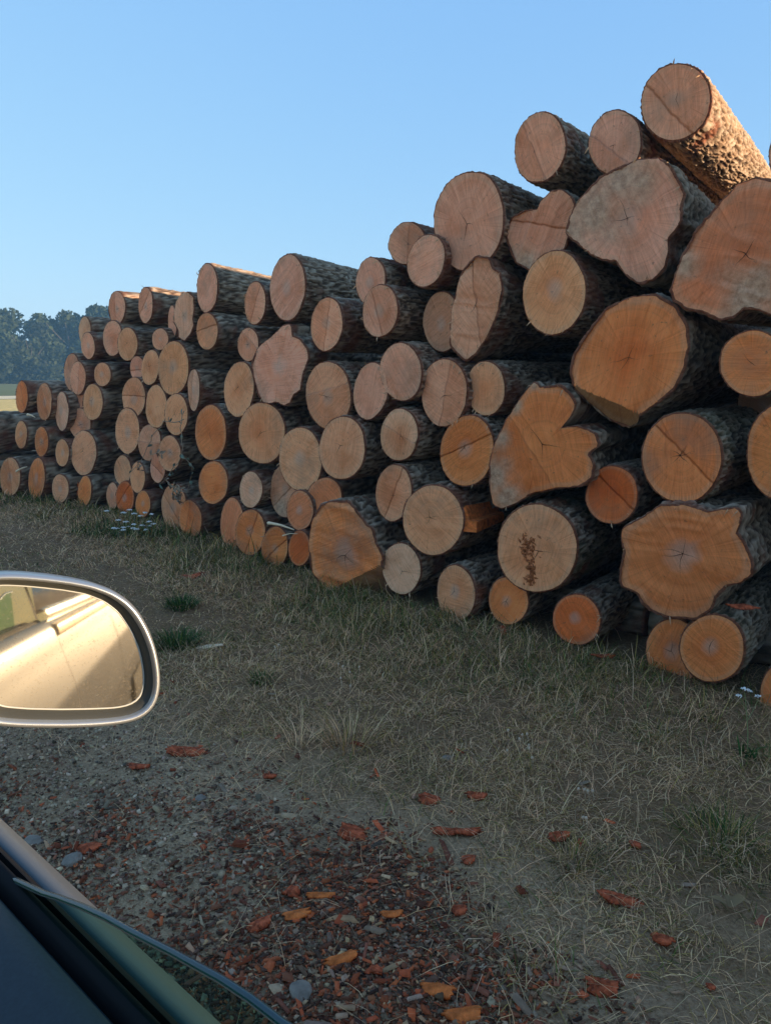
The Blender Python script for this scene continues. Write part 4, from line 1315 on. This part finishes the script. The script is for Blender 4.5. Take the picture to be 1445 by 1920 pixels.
def seed_heads(px, py, spots, label, seed):
    rs = np.random.default_rng(seed)
    x0, y0, dist = gpoint(px, py)
    root = empty('clover_patch', (x0, y0, 0)); tag(root, label, 'plant')
    for (hx, hy) in spots:
        gx_, gy_, _ = gpoint(hx, hy + 22)
        h = rs.uniform(.04, .055)
        base = Vector((gx_ - x0, gy_ - y0, 0)); top = base + Vector((rs.uniform(-.006, .006), 0.004, h))
        st = tube('stem', [base, (base + top) / 2 + Vector((.003, 0, 0)), top], .0012, .0010, M_SEED, root, 4)
        import bmesh
        bm = bmesh.new(); bmesh.ops.create_icosphere(bm, subdivisions=2, radius=1)
        for v in bm.verts:
            v.co = Vector((v.co.x * .0045, v.co.y * .0045, v.co.z * .006)) * (1 + rs.uniform(-.18, .18)) + top
        me = bpy.data.meshes.new('seed_head'); bm.to_mesh(me); bm.free()
        link('seed_head', me, M_SEED, st)
seed_heads(640, 1268, [(632, 1243), (643, 1250), (640, 1270), (672, 1252), (656, 1256), (654, 1283), (525, 1208), (518, 1212)], 'dry whitish clover heads in the mid turf below the great orange butt', 1)
seed_heads(985, 1400, [(953, 1370), (979, 1382), (990, 1376), (976, 1392), (989, 1407), (990, 1400), (953, 1410), (998, 1425)], 'dry whitish clover heads in the turf below the red-orange log', 2)
seed_heads(1105, 1500, [(1085, 1482), (1093, 1486), (1104, 1492), (1112, 1490), (1090, 1540), (1100, 1543)], 'dry whitish clover heads in the nearer turf toward the picture edge', 3)

# broad weathered leaf and the twigs
def leaf_mesh(L_, W_, n=7):
    V, F_ = [], []
    for i_ in range(n + 1):
        u_ = i_ / n; wd_ = W_ * math.sin(math.pi * min(1, u_ * .92 + .06)) ** .8
        z = .12 * L_ * math.sin(u_ * 3)
        V += [(u_ * L_, -wd_ / 2, z + wd_ * .15), (u_ * L_, 0, z), (u_ * L_, wd_ / 2, z + wd_ * .15)]
    for i_ in range(n):
        for j in range(2):
            F_.append((i_ * 3 + j, i_ * 3 + j + 1, i_ * 3 + j + 4, i_ * 3 + j + 3))
    return mesh_np('leaf', np.array(V), np.array(F_), True)
M_DOCK = simple_mat('dock_leaf', (0.24, 0.14, 0.055), 0.85, noise_amt=.3)
x0, y0, _ = gpoint(1365, 1725)
dk = empty('dock_plant', (x0, y0, 0)); tag(dk, 'flat dark broad-leaved weed in the grass near the picture edge', 'plant')
for q, (a, l) in enumerate(((2.6, .05), (0.5, .055), (1.4, .04))):
    lf = link('leaf', leaf_mesh(l, l * .42), M_DOCK, dk); lf.rotation_euler = (0.1, -.15, a); lf.location = (0, 0, .035)

def twig(name, label, path, T_off, leaves, seed, mat, lmat, r0=.004):
    """path in picture points, laid just in front of the pile's face"""
    rs = np.random.default_rng(seed)
    def at(px, py):
        P = on_pile(px, py)
        return P - TD * T_off
    P0 = at(*path[0][0])
    root = empty(name, tuple(P0)); tag(root, label, 'twig')
    for seg in path:
        pts = [Vector(at(*p) - P0) for p in seg]
        full = []
        for a, b_ in zip(pts[:-1], pts[1:]):
            for k in range(4):
                full.append(a.lerp(b_, k / 4) + Vector(rs.normal(0, .006, 3)))
        full.append(pts[-1])
        tw = tube('branch', full, r0, r0 * .45, mat, root, 5)
        for k in range(leaves):
            p = full[rs.integers(1, len(full))]
            lf = link('leaf', leaf_mesh(rs.uniform(.03, .055), rs.uniform(.015, .028), 4), lmat, tw)
            lf.location = p; lf.rotation_euler = tuple(rs.uniform(-1.5, 1.5, 3))
M_GLEAF = simple_mat('grey_green_leaf', (0.13, 0.17, 0.11), 0.8, noise_amt=.3)
twig('dry_twig', 'bent dry twig with grey-green leaves hanging over the far logs', [[(368, 770), (362, 800), (368, 850), (385, 880), (375, 915)], [(366, 850), (345, 880), (322, 905)], [(368, 785), (330, 792), (310, 815), (290, 860), (265, 885)]], .12, 9, 1, M_DEAD, M_GLEAF)
twig('moss_clump', 'ball of dry moss and rootlets sitting on a far log end', [[(345, 915), (352, 925), (345, 935)], [(350, 912), (340, 922), (352, 932)], [(335, 905), (350, 910), (360, 925), (352, 938)], [(330, 895), (342, 908), (356, 915)], [(352, 905), (358, 918), (346, 930)]], .10, 10, 2, M_DEAD, M_DEAD, .006)
twig('dry_leaf_tuft', 'small tuft of dry leaves caught above the far logs', [[(300, 852), (312, 846), (322, 850)], [(280, 868), (275, 876), (285, 880)]], .10, 8, 3, M_DEAD, M_DEAD, .003)
def splinter(a, b_, toff, r, label):
    A = on_pile(*a) - TD * toff; B = on_pile(*b_) - TD * toff * 1.2
    o = tube('wood_splinter', [(0, 0, 0), tuple((B - A) * .5 + np.array([0, 0, .008])), tuple(B - A)], r, r * .3, M_PALE)
    o.location = tuple(A); tag(o, label, 'splinter')
splinter((515, 978), (566, 990), .06, .012, 'pale bare splinter poking out beside the small orange logs')
splinter((540, 1002), (570, 998), .05, .005, 'thin pale stick lying just above the small bright orange log')
splinter((61, 777), (77, 782), .05, .014, 'white wood sliver lying on the low pile near the field')
splinter((40, 883), (62, 874), .05, .012, 'pale torn splinter between two lowest low-pile logs')
splinter((1228, 1360), (1310, 1320), .35, .003, 'thin dead stem leaning in the grass below the twin yellow logs')

# red bark hanging at the log bottoms and flakes on logs
P = on_pile(1403, 1126) - TD * .10
bark_piece(0, 0, 56, 12, 10, 'reddish bark flake lying on the bark of the yellow-orange twin log', M_RED, 61, pos=(P[0], P[1], P[2]), curl=.4)
P = on_pile(947, 1186) - TD * .02
o = bark_piece(0, 0, 14, 20, 0, 'strip of red bark dangling under the log with a cross-shaped crack', M_RED, 62, pos=(P[0], P[1], P[2]))
o.rotation_euler = (1.4, 0, .6)
P = on_pile(1130, 1237) - TD * .0
bark_piece(0, 0, 46, 12, 20, 'red bark remnant in the shadow beneath the bright red-orange log', M_RED, 63, pos=(P[0], P[1], max(.03, P[2])))

# side stub of the tan log: orange, sawn flat
def stub(px, py, w_, h_, parent_label, seed):
    root, C, Rm, (Xl, Yl, Zl) = log_roots[parent_label]
    r_ = ray(px, py)
    t = np.dot(C + Zl * 0.02 - CP, Zl) / np.dot(r_, Zl)
    p = CP + r_ * t - C
    lx, ly = float(np.dot(p, Xl)), float(np.dot(p, Yl))
    s_ = np.linalg.norm(r_ * t) / FPX / np.linalg.norm(r_ / 1.0) * 1.0
    sx_, sy_ = w_ * t / FPX / 2, h_ * t / FPX / 2
    poly = [(1.15, -.9), (-.9, -1), (-1.1, .1), (-.35, 1.5), (.3, .2), (1.1, .1)]
    vs = [(lx - a * sx_, ly + b * sy_, .012) for a, b in poly] + [(lx - a * sx_ * .9 * .8, ly + b * sy_ * .8, .35) for a, b in poly]
    n = len(poly)
    me = bpy.data.meshes.new('branch_stub')
    me.from_pydata(vs, [], [list(range(n - 1, -1, -1))] + [(k, (k + 1) % n, (k + 1) % n + n, k + n) for k in range(n)])
    o = link('branch_stub', me, M_ORANGE, root)
    o['label'] = 'orange sawn stub at the side of the face'
stub(877, 978, 36, 40, 'large tan log with an orange stub on its side', 1)

# crumbling rotten core
root, C, Rm, (Xl, Yl, Zl) = log_roots['large pale log with a crumbling rotten hole at its heart and mossy bark']
rs = np.random.default_rng(9)
V, F_ = [], []
for q in range(150):
    u_ = rs.random()
    if u_ < .62:
        c = np.array([rs.normal(.035, .020), rs.normal(.0, .035)])
    elif u_ < .8:
        c = np.array([rs.normal(.02, .010), rs.uniform(-.13, -.04)])
    else:
        c = np.array([.02 - rs.normal(0, .012), -.13 - rs.uniform(0, .055)])
    s_ = rs.uniform(.003, .010); a = rs.uniform(0, 3.14)
    d1 = np.array([math.cos(a), math.sin(a)]) * s_ * 1.8; d2 = np.array([-math.sin(a), math.cos(a)]) * s_ * .7
    b0 = len(V)
    for pp, zz in ((c + d1, .001), (c + d2, .001), (c - d1, .001), (c - d2, .001), (c, -rs.uniform(.004, .012))):
        V.append((pp[0], pp[1], zz))
    for j in range(4):
        F_.append((b0 + j, b0 + 4, b0 + (j + 1) % 4))
rc = link('rotten_core', mesh_np('rotten_core', np.array(V), np.array(F_)), M_ROT, root, kind='stuff')

# ------------------------------------------------------------------ trees beyond the field
M_LEAF = attr_mat('tree_leaves', rough=0.7, trans=0.2)
M_TRUNK = simple_mat('tree_trunk', (0.08, 0.062, 0.045), 0.95, noise_amt=.3, noise_scale=4)
def tree(px, dist, h, wd, label, seed, bare=False, tone=1.0):
    rs = np.random.default_rng(seed)
    d = ray(px, 700); k = dist / math.hypot(d[0], d[1])
    x0, y0 = d[0] * k, d[1] * k
    root = empty('bare_tree' if bare else 'broadleaf_tree', (x0, y0, 0)); tag(root, label, 'tree', 'trees beyond the field')
    tube('trunk', [(0, 0, 0), (.1, 0, h * .3), (-.1, .1, h * .6), (0, 0, h * .85)], .28, .06, M_TRUNK, root, 7)
    V, F_ = [], []
    for q in range(9):
        a = rs.uniform(0, 6.28); z0_ = h * rs.uniform(.25, .6); l = wd * rs.uniform(.25, .45)
        tube('limb', [(0, 0, z0_), (math.cos(a) * l * .5, math.sin(a) * l * .5, z0_ + l * .5), (math.cos(a) * l, math.sin(a) * l, z0_ + l * 1.1)], .10, .02, M_TRUNK, root, 4)
    if bare:
        for q in range(60):
            a = rs.uniform(0, 6.28); z0_ = h * rs.uniform(.4, .85); l = wd * rs.uniform(.12, .3)
            b0 = Vector((math.cos(a) * l * .7, math.sin(a) * l * .7, z0_))
            tube('twig', [b0, b0 + Vector((math.cos(a) * l * .3, math.sin(a) * l * .3, l * .6)), b0 + Vector((math.cos(a) * l * .5, math.sin(a) * l * .3, l * 1.3))], .04, .012, M_TRUNK, root, 3)
        n = 260
    else:
        n = 5200
    nl = 12
    cen = np.stack([rs.normal(0, wd * .22, nl), rs.normal(0, wd * .22, nl), h * rs.uniform(.28, .90, nl)], -1)
    cen[0] = (0, 0, h * .82)
    rad_ = wd * rs.uniform(.16, .30, nl)
    which = rs.integers(0, nl, n)
    dirs = rs.normal(0, 1, (n, 3)); dirs /= np.linalg.norm(dirs, axis=1)[:, None]
    rr2 = rs.random(n) ** .45
    P = cen[which] + dirs * (rad_[which] * rr2)[:, None] * np.array([1, 1, .85])
    if not bare:
        low = rs.random(n) < .30
        P[low, 2] = rs.uniform(0, h * .45, low.sum()); P[low, 0] = rs.uniform(-wd * .5, wd * .5, low.sum()); P[low, 1] = rs.uniform(-wd * .25, wd * .25, low.sum())
    P[:, 2] = np.clip(P[:, 2], .1, h)
    sz = rs.uniform(.14, .34, n)
    a1 = rs.normal(0, 1, (n, 3)); a1 /= np.linalg.norm(a1, axis=1)[:, None]
    a2 = np.cross(a1, rs.normal(0, 1, (n, 3))); a2 /= np.linalg.norm(a2, axis=1)[:, None]
    V = np.stack([P + a1 * sz[:, None], P + a2 * sz[:, None] * .7, P - a1 * sz[:, None], P - a2 * sz[:, None] * .7], 1).reshape(-1, 3)
    q = np.arange(n * 4).reshape(n, 4)
    me = mesh_np('crown', V, q)
    base = np.array([0.026, 0.036, 0.013]) * tone
    col = base * (rs.uniform(.6, 1.35, (nl, 1))[which]) * rs.uniform(.75, 1.25, (n, 1))
    cattr(me, 'col', np.repeat(np.clip(col, .01, .3), 4, 0))
    link('crown', me, M_LEAF, root)
TREES = [
 (-150, 104, 9.5, 7.5, 'leafy tree off toward the picture edge behind the golden field', 1, 0, 1.0),
 (-70, 98, 9.0, 7.0, 'leafy tree partly cut by the picture edge, outer one', 2, 0, 1.1),
 (4, 100, 8.9, 5.2, 'leafy tree at the picture edge, beside the bare tree', 3, 0, 1.2),
 (42, 102, 6.3, 3.5, 'thin bare-branched tree in the gap between leafy trees', 4, 1, 1.0),
 (58, 97, 4.6, 6.0, 'low bushy tree under the gap in the treetops', 5, 0, .9),
 (84, 100, 7.0, 5.5, 'rounded tree just past the bare one', 6, 0, 1.0),
 (108, 101, 8.0, 4.6, 'tree with a pointed pale-green tip in the middle of the row', 7, 0, 1.2),
 (134, 99, 8.9, 5.5, 'tall tree with an open airy crown beside the low pile end', 8, 0, 1.0),
 (160, 101, 8.2, 5.5, 'tree half hidden behind the first log ends of the high pile', 9, 0, .9),
 (186, 100, 9.6, 5.5, 'tallest visible treetop peeking over the high pile end', 10, 0, 1.1),
 (215, 100, 9.0, 6.0, 'tree mostly hidden behind the end of the high pile', 11, 0, 1.0),
]
for t_ in TREES:
    tree(*t_[:5], t_[5], bool(t_[6]), t_[7])
# ------------------------------------------------------------------ the car we look out of
M_SILVER = simple_mat('silver_paint', (0.40, 0.40, 0.385), 0.30, metal=0.7, spec=0.5)
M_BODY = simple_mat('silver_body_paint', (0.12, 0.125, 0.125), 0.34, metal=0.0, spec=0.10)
M_RUBBER = simple_mat('black_rubber', (0.010, 0.010, 0.011), 0.85, spec=0.12)
M_TRIM = simple_mat('navy_door_trim', (0.018, 0.026, 0.036), 0.65, spec=0.3, noise_amt=.15, noise_scale=300, bump=.05)
M_DARKP = simple_mat('dark_bezel_plastic', (0.045, 0.043, 0.032), 0.5, spec=0.4)
M_CHROME = simple_mat('bright_belt_trim', (0.62, 0.58, 0.5), 0.2, metal=1.0)
M_PRIV = simple_mat('dark_side_glass', (0.07, 0.05, 0.03), 0.06, spec=0.25)

def glass_mat():
    b = NB('green_tinted_glass')
    tr = b.n('ShaderNodeBsdfTransparent'); tr.inputs[0].default_value = (0.36, 0.62, 0.52, 1)
    gl = b.n('ShaderNodeBsdfGlossy'); gl.inputs['Roughness'].default_value = 0.02; gl.inputs[0].default_value = (.9, 1, .97, 1)
    mx = b.n('ShaderNodeMixShader')
    mx.inputs[0].default_value = 0.07; b.l(tr.outputs[0], mx.inputs[1]); b.l(gl.outputs[0], mx.inputs[2])
    b.l(mx.outputs[0], b.out.inputs['Surface'])
    return b.m
def mirror_mat():
    b = NB('dusty_mirror_glass')
    tc = b.n('ShaderNodeTexCoord').outputs['Object']
    nz = b.noise(tc, 300, 4, 0.7)
    sm = b.noise(tc, 18, 4, 0.6)
    gl = b.n('ShaderNodeBsdfGlossy'); gl.inputs['Roughness'].default_value = 0.03
    gl.inputs[0].default_value = (0.74, 0.66, 0.52, 1)
    df = b.n('ShaderNodeBsdfDiffuse'); df.inputs[0].default_value = (0.22, 0.18, 0.12, 1)
    mx = b.n('ShaderNodeMixShader')
    f = b.math('ADD', b.ramp(nz, [(0.56, 0.0), (0.68, 0.45)]), b.ramp(sm, [(0.3, 0.02), (0.8, 0.14)]))
    b.l(f, mx.inputs[0]); b.l(gl.outputs[0], mx.inputs[1]); b.l(df.outputs[0], mx.inputs[2])
    b.l(mx.outputs[0], b.out.inputs['Surface'])
    return b.m

SILLZ = 0.935
PILE_F, PILE_T = FD, TD
FD = np.array([-math.sin(R_(47.8)), math.cos(R_(47.8)), 0.0])     # from here on: the car's own axes
TD = np.array([math.cos(R_(47.8)), math.sin(R_(47.8)), 0.0])
def T_on(px, py, z):
    x, y, _ = gpoint(px, py, z)
    return x * TD[0] + y * TD[1]
T0 = T_on(0, 1546, SILLZ)
T1 = T_on(0, 1582, SILLZ)
T2 = T_on(0, 1622, SILLZ - .004)
T3 = T_on(0, 1642, SILLZ + .004)
print('SILL T', T0, T1, T2, T3)
car = empty('car', (0, 0, 0))
tag(car, 'silver car seen from inside: sill, lowered tinted window and side mirror', 'car')
M3 = Matrix(((FD[0], TD[0], 0), (FD[1], TD[1], 0), (0, 0, 1)))
def tfz(F_, T_, z):
    return (F_ * FD[0] + T_ * TD[0], F_ * FD[1] + T_ * TD[1], z)
def extr(name, prof, f0, f1, mat, parent, nseg=24, closed=False, rake=None):
    """sweep a (T, z) profile along the car"""
    n = len(prof)
    V = []
    for i_ in range(nseg + 1):
        f = f0 + (f1 - f0) * i_ / nseg
        for (t_, z_) in prof:
            V.append(tfz(f, t_, z_))
    F_ = []
    m = n if closed else n - 1
    for i_ in range(nseg):
        for j in range(m):
            F_.append((i_ * n + j, i_ * n + (j + 1) % n, (i_ + 1) * n + (j + 1) % n, (i_ + 1) * n + j))
    me = mesh_np(name, np.array(V), np.array(F_), True)
    o = link(name, me, mat, parent)
    if closed:
        me2 = bpy.data.meshes.new(name)
    return o
def round_prof(pts, r=.006, k=3):
    out = []
    for i_, p in enumerate(pts):
        if i_ in (0, len(pts) - 1):
            out.append(p); continue
        a = Vector(pts[i_ - 1]) - Vector(p); b_ = Vector(pts[i_ + 1]) - Vector(p)
        ra = min(r, a.length * .45, b_.length * .45)
        A = Vector(p) + a.normalized() * ra; B = Vector(p) + b_.normalized() * ra
        for q in range(k + 1):
            u_ = q / k
            out.append(tuple(A.lerp(Vector(p), u_).lerp(Vector(p).lerp(B, u_), u_)))
    return out
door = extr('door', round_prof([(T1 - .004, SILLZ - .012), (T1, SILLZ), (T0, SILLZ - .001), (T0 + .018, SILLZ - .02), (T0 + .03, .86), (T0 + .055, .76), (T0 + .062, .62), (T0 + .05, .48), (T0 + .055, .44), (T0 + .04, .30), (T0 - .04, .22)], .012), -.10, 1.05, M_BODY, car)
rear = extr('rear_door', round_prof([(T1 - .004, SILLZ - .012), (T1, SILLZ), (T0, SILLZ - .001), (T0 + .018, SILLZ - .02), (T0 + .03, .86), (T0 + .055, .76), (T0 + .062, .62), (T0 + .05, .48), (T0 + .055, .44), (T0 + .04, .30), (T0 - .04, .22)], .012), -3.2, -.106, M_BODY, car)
extr('window_seal', round_prof([(T1 - .001, SILLZ - .03), (T1 - .001, SILLZ + .001), (T1 - .008, SILLZ + .006), (T2 + .004, SILLZ + .002), (T2, SILLZ - .006), (T2 - .002, SILLZ - .03)], .003), -.10, 1.05, M_RUBBER, door)
extr('inner_seal', round_prof([(T2 - .003, SILLZ - .03), (T2 - .003, SILLZ - .004), (T3 + .008, SILLZ + .006), (T3, SILLZ + .002), (T3 - .003, SILLZ - .012)], .003), -.10, 1.05, M_RUBBER, door)
extr('door_trim', round_prof([(T3 - .004, SILLZ - .02), (T3 - .006, SILLZ - .001), (T3 - .020, SILLZ + .003), (T3 - .075, SILLZ - .008), (T3 - .10, SILLZ - .035), (T3 - .11, SILLZ - .12), (T3 - .085, SILLZ - .2), (T3 - .085, SILLZ - .5)], .012), -.10, 1.05, M_TRIM, door)
extr('belt_trim', round_prof([(T0 + .002, SILLZ - .004), (T0 + .006, SILLZ + .012), (T0 + .002, SILLZ + .026), (T0 - .012, SILLZ + .030)], .003), -3.2, -.106, M_CHROME, rear)
extr('gold_lit_moulding', round_prof([(T0 + .016, SILLZ - .046), (T0 + .028, SILLZ - .040), (T0 + .026, SILLZ - .014), (T0 + .010, SILLZ - .010)], .005), -3.2, -.106, simple_mat('sun_gold_colour', (0.62, 0.42, 0.20), 0.45, metal=0.2), rear)  # added strip along the shoulder, golden sunlight painted into its colour
extr('side_glass', [(T0 - .012, SILLZ + .02), (T0 - .02, SILLZ + .18), (T0 - .04, SILLZ + .36)], -3.0, -.055, M_PRIV, rear)
extr('pillar', round_prof([(T0 - .008, SILLZ + .01), (T0 - .045, SILLZ + .18), (T0 - .105, SILLZ + .365), (T0 - .15, SILLZ + .365)], .01), -.054, -.025, M_RUBBER, car, nseg=3)
extr('roof', round_prof([(T0 - .10, SILLZ + .365), (T0 - .13, SILLZ + .43), (T0 - .2, SILLZ + .52), (T0 - .8, SILLZ + .56), (T0 - 1.4, SILLZ + .52)], .02), -2.6, -.02, M_BODY, car)
extr('door_gap', [(T0 + .034, .855), (T0 + .059, .76), (T0 + .066, .62), (T0 + .054, .48)], -1.24, -1.252, M_RUBBER, rear, nseg=1)
extr('wheel_arch', [(T0 + .066, .56), (T0 + .070, .50), (T0 + .062, .42), (T0 + .05, .30)], -1.55, -2.15, M_RUBBER, rear, nseg=6)
extr('seat_base', round_prof([(-.15, .25), (-.15, .55), (-.2, .6), (-.7, .6), (-.72, .25)], .04), -.5, .2, M_TRIM, car)

# lowered window glass with its ground top edge
TG = T1 - .012
def on_T(px, py, T_):
    d = ray(px, py)
    t = T_ / (d[0] * TD[0] + d[1] * TD[1])
    p = CP + d * t
    return float(p[0] * FD[0] + p[1] * FD[1]), float(p[2])
edge = [on_T(a, b_, TG) for a, b_ in [(700, 2022), (620, 1970), (531, 1915), (470, 1868), (415, 1832), (324, 1782), (249, 1744), (200, 1717), (153, 1696), (110, 1680), (83, 1672)]]
edge = [(edge[0][0] - .06, edge[0][1] + 0)] + edge
f_last = edge[-1][0]
edge.append((f_last + .10, SILLZ - .01))
edge = [(f, max(z, SILLZ - .01)) for f, z in edge]
print('GLASS EDGE', edge)
V, F_ = [], []
for f, z in edge:
    for t_ in (TG - .002, TG + .002):
        V.append(tfz(f, t_, SILLZ - .03)); V.append(tfz(f, t_, z))
n_ = len(edge)
for i_ in range(n_ - 1):
    a = i_ * 4; b_ = a + 4
    F_ += [(a, b_, b_ + 1, a + 1)]
gw = link('window_glass', mesh_np('window_glass', np.array(V)[:], np.array(F_)), glass_mat(), door)
V, F_ = [], []
for i_, (f, z) in enumerate(edge):
    V += [tfz(f, TG - .0023, z - .002), tfz(f, TG - .0012, z + .0006), tfz(f, TG + .0012, z + .0006), tfz(f, TG + .0023, z - .002)]
for i_ in range(n_ - 1):
    for j in range(3):
        F_.append((i_ * 4 + j, i_ * 4 + j + 1, i_ * 4 + 5 + j, i_ * 4 + 4 + j))
link('glass_edge', mesh_np('glass_edge', np.array(V), np.array(F_), True), simple_mat('ground_glass_edge', (0.015, 0.04, 0.045), 0.25, spec=.6), gw)

# side mirror
TM = 0.40
MC = (110, 1222)
dC = ray(*MC)
tM = TM / (dC[0] * TD[0] + dC[1] * TD[1])
CM = CP + dC * tM
def mirror_normal(inb, el):
    r_ = -FD * math.cos(R_(inb)) - TD * math.sin(R_(inb))
    r_ = r_ * math.cos(R_(el)) + np.array([0, 0, 1]) * math.sin(R_(el))
    d_ = dC / np.linalg.norm(dC)
    n_ = r_ - d_
    return n_ / np.linalg.norm(n_)
NM = mirror_normal(9.5, -5.5)
print('MIRROR N', NM, 'C', CM, 'F', float(CM @ FD))
Zm = NM
Xm = np.cross(np.array([0, 0, 1.0]), Zm); Xm /= np.linalg.norm(Xm)
Ym = np.cross(Zm, Xm)
def unp(px, py):
    r_ = ray(px, py); t = np.dot(CM - CP, Zm) / np.dot(r_, Zm); p = CP + r_ * t - CM
    return (float(p @ Xm), float(p @ Ym))
OUT = [unp(*p) for p in [(0, 1075), (45, 1076), (90, 1080), (135, 1086), (175, 1094), (212, 1107), (240, 1124), (262, 1147), (280, 1178), (293, 1212), (301, 1250), (303, 1285), (297, 1315), (283, 1338), (258, 1353), (220, 1361), (180, 1365), (130, 1367), (80, 1367), (30, 1366), (-10, 1363), (-55, 1350), (-80, 1315), (-90, 1260), (-90, 1180), (-80, 1120), (-55, 1085)]]
GLS = [unp(*p) for p in [(0, 1100), (45, 1102), (80, 1105), (125, 1110), (165, 1117), (200, 1131), (227, 1152), (250, 1185), (266, 1222), (274, 1262), (275, 1292), (268, 1314), (250, 1327), (220, 1332), (170, 1334), (120, 1335), (60, 1334), (10, 1330), (-20, 1318), (-40, 1290), (-55, 1240), (-60, 1180), (-50, 1130), (-30, 1106)]]
N = 120
cO, th, rO = resample(OUT, N)
def radial(poly, c, th):
    P = np.array(poly)
    out = []
    for t in th:
        d = np.array([math.cos(t), math.sin(t)]); best = 0
        for i_ in range(len(P)):
            p0 = P[i_] - c; e = P[(i_ + 1) % len(P)] - P[i_]
            den = d[0] * e[1] - d[1] * e[0]
            if abs(den) < 1e-12: continue
            s_ = (p0[0] * e[1] - p0[1] * e[0]) / den; u_ = (p0[0] * d[1] - p0[1] * d[0]) / den
            if s_ > 0 and -1e-6 <= u_ <= 1 + 1e-6: best = max(best, s_)
        out.append(best)
    return np.array(out)
rG = radial(GLS, cO, th)
def smooth_r(r, k=2):
    for _ in range(k):
        r = (np.roll(r, 1) + 2 * r + np.roll(r, -1)) / 4
    return r
rO, rG = smooth_r(rO), smooth_r(rG)
def loops_mesh(name, loops, mat, parent, cap=False):
    V = []
    for r, z, sc in loops:
        V.append(np.stack([cO[0] * 1.0 + r * np.cos(th), cO[1] + r * np.sin(th), np.full(N, z)], -1))
    V = np.concatenate(V)
    k = np.arange(N); k2 = (k + 1) % N
    q = np.concatenate([np.stack([j * N + k, j * N + k2, (j + 1) * N + k2, (j + 1) * N + k], -1) for j in range(len(loops) - 1)])
    fl = [q]
    if cap:
        V = np.concatenate([V, [[cO[0], cO[1], loops[-1][1]]]])
        b = (len(loops) - 1) * N
        fl.append(np.stack([b + k, b + k2, np.full(N, len(V) - 1)], -1))
    me = mesh_np(name, V, fl, True)
    return link(name, me, mat, parent)
mroot = frame_empty('side_mirror', CM, Xm, Ym, Zm)
mroot.parent = car
band_ = rO - rG
lip = rG + band_ * .50
hous = loops_mesh('mirror_housing', [(lip, -.004, 1), (rG + band_ * .56, .0015, 1), (rG + band_ * .66, .004, 1), (rG + band_ * .80, .004, 1), (rG + band_ * .93, 0, 1), (rO, -.006, 1), (rO * 1.003, -.02, 1), (rO * .99, -.045, 1), (rO * .93, -.075, 1), (rO * .80, -.10, 1), (rO * .55, -.118, 1), (rO * .2, -.125, 1)], M_SILVER, mroot, cap=True)
loops_mesh('mirror_bezel', [(rG * .99, -.016, 1), (rG + band_ * .10, -.015, 1), (rG + band_ * .16, -.012, 1), (rG + band_ * .42, -.005, 1), (lip, -.004, 1)], M_DARKP, mroot)
loops_mesh('mirror_glass', [(rG * 1.0, -.0155, 1), (rG * .5, -.0155, 1)], mirror_mat(), mroot, cap=True)
loops_mesh('glass_rim', [(rG * .992, -.0152, 1), (rG * 1.0, -.0140, 1), (rG + band_ * .06, -.0145, 1)], simple_mat('worn_glass_rim', (0.45, 0.43, 0.36), 0.35, spec=.6), mroot)
# arm to the door
A = Vector(tuple(CM - Zm * .06 - Xm * 0 + Ym * -.05)); 
inner = Vector(tfz(float(CM @ FD) + .03, T0 + .01, SILLZ - .01))
side_c = Vector(tuple(CM + Xm * (-.10 if (Xm @ TD) > 0 else .10) - Zm * .06 - Ym * .04))
tube('mirror_arm', [side_c, side_c.lerp(inner, .5), inner], .03, .028, M_RUBBER, car, 10)

# ------------------------------------------------------------------ air
HAZE = 0.0019
if HAZE:
    hz = NB('thin_evening_haze')
    hz.t.nodes.clear()
    out = hz.t.nodes.new('ShaderNodeOutputMaterial')
    pv = hz.t.nodes.new('ShaderNodeVolumePrincipled')
    pv.inputs['Density'].default_value = HAZE
    pv.inputs['Color'].default_value = (0.30, 0.65, 1.0, 1)
    pv.inputs['Anisotropy'].default_value = 0.0
    hz.t.links.new(pv.outputs[0], out.inputs['Volume'])
    hx, z0_, z1_ = 2400, -1.0, 14.0
    V = [(a * hx, b_ * hx, c_) for c_ in (z0_, z1_) for a, b_ in ((-1, -1), (1, -1), (1, 1), (-1, 1))]
    me = bpy.data.meshes.new('haze')
    me.from_pydata(V, [], [(0, 3, 2, 1), (4, 5, 6, 7), (0, 1, 5, 4), (1, 2, 6, 5), (2, 3, 7, 6), (3, 0, 4, 7)])
    link('haze', me, hz.m, kind='stuff')
    S.cycles.volume_bounces = 0
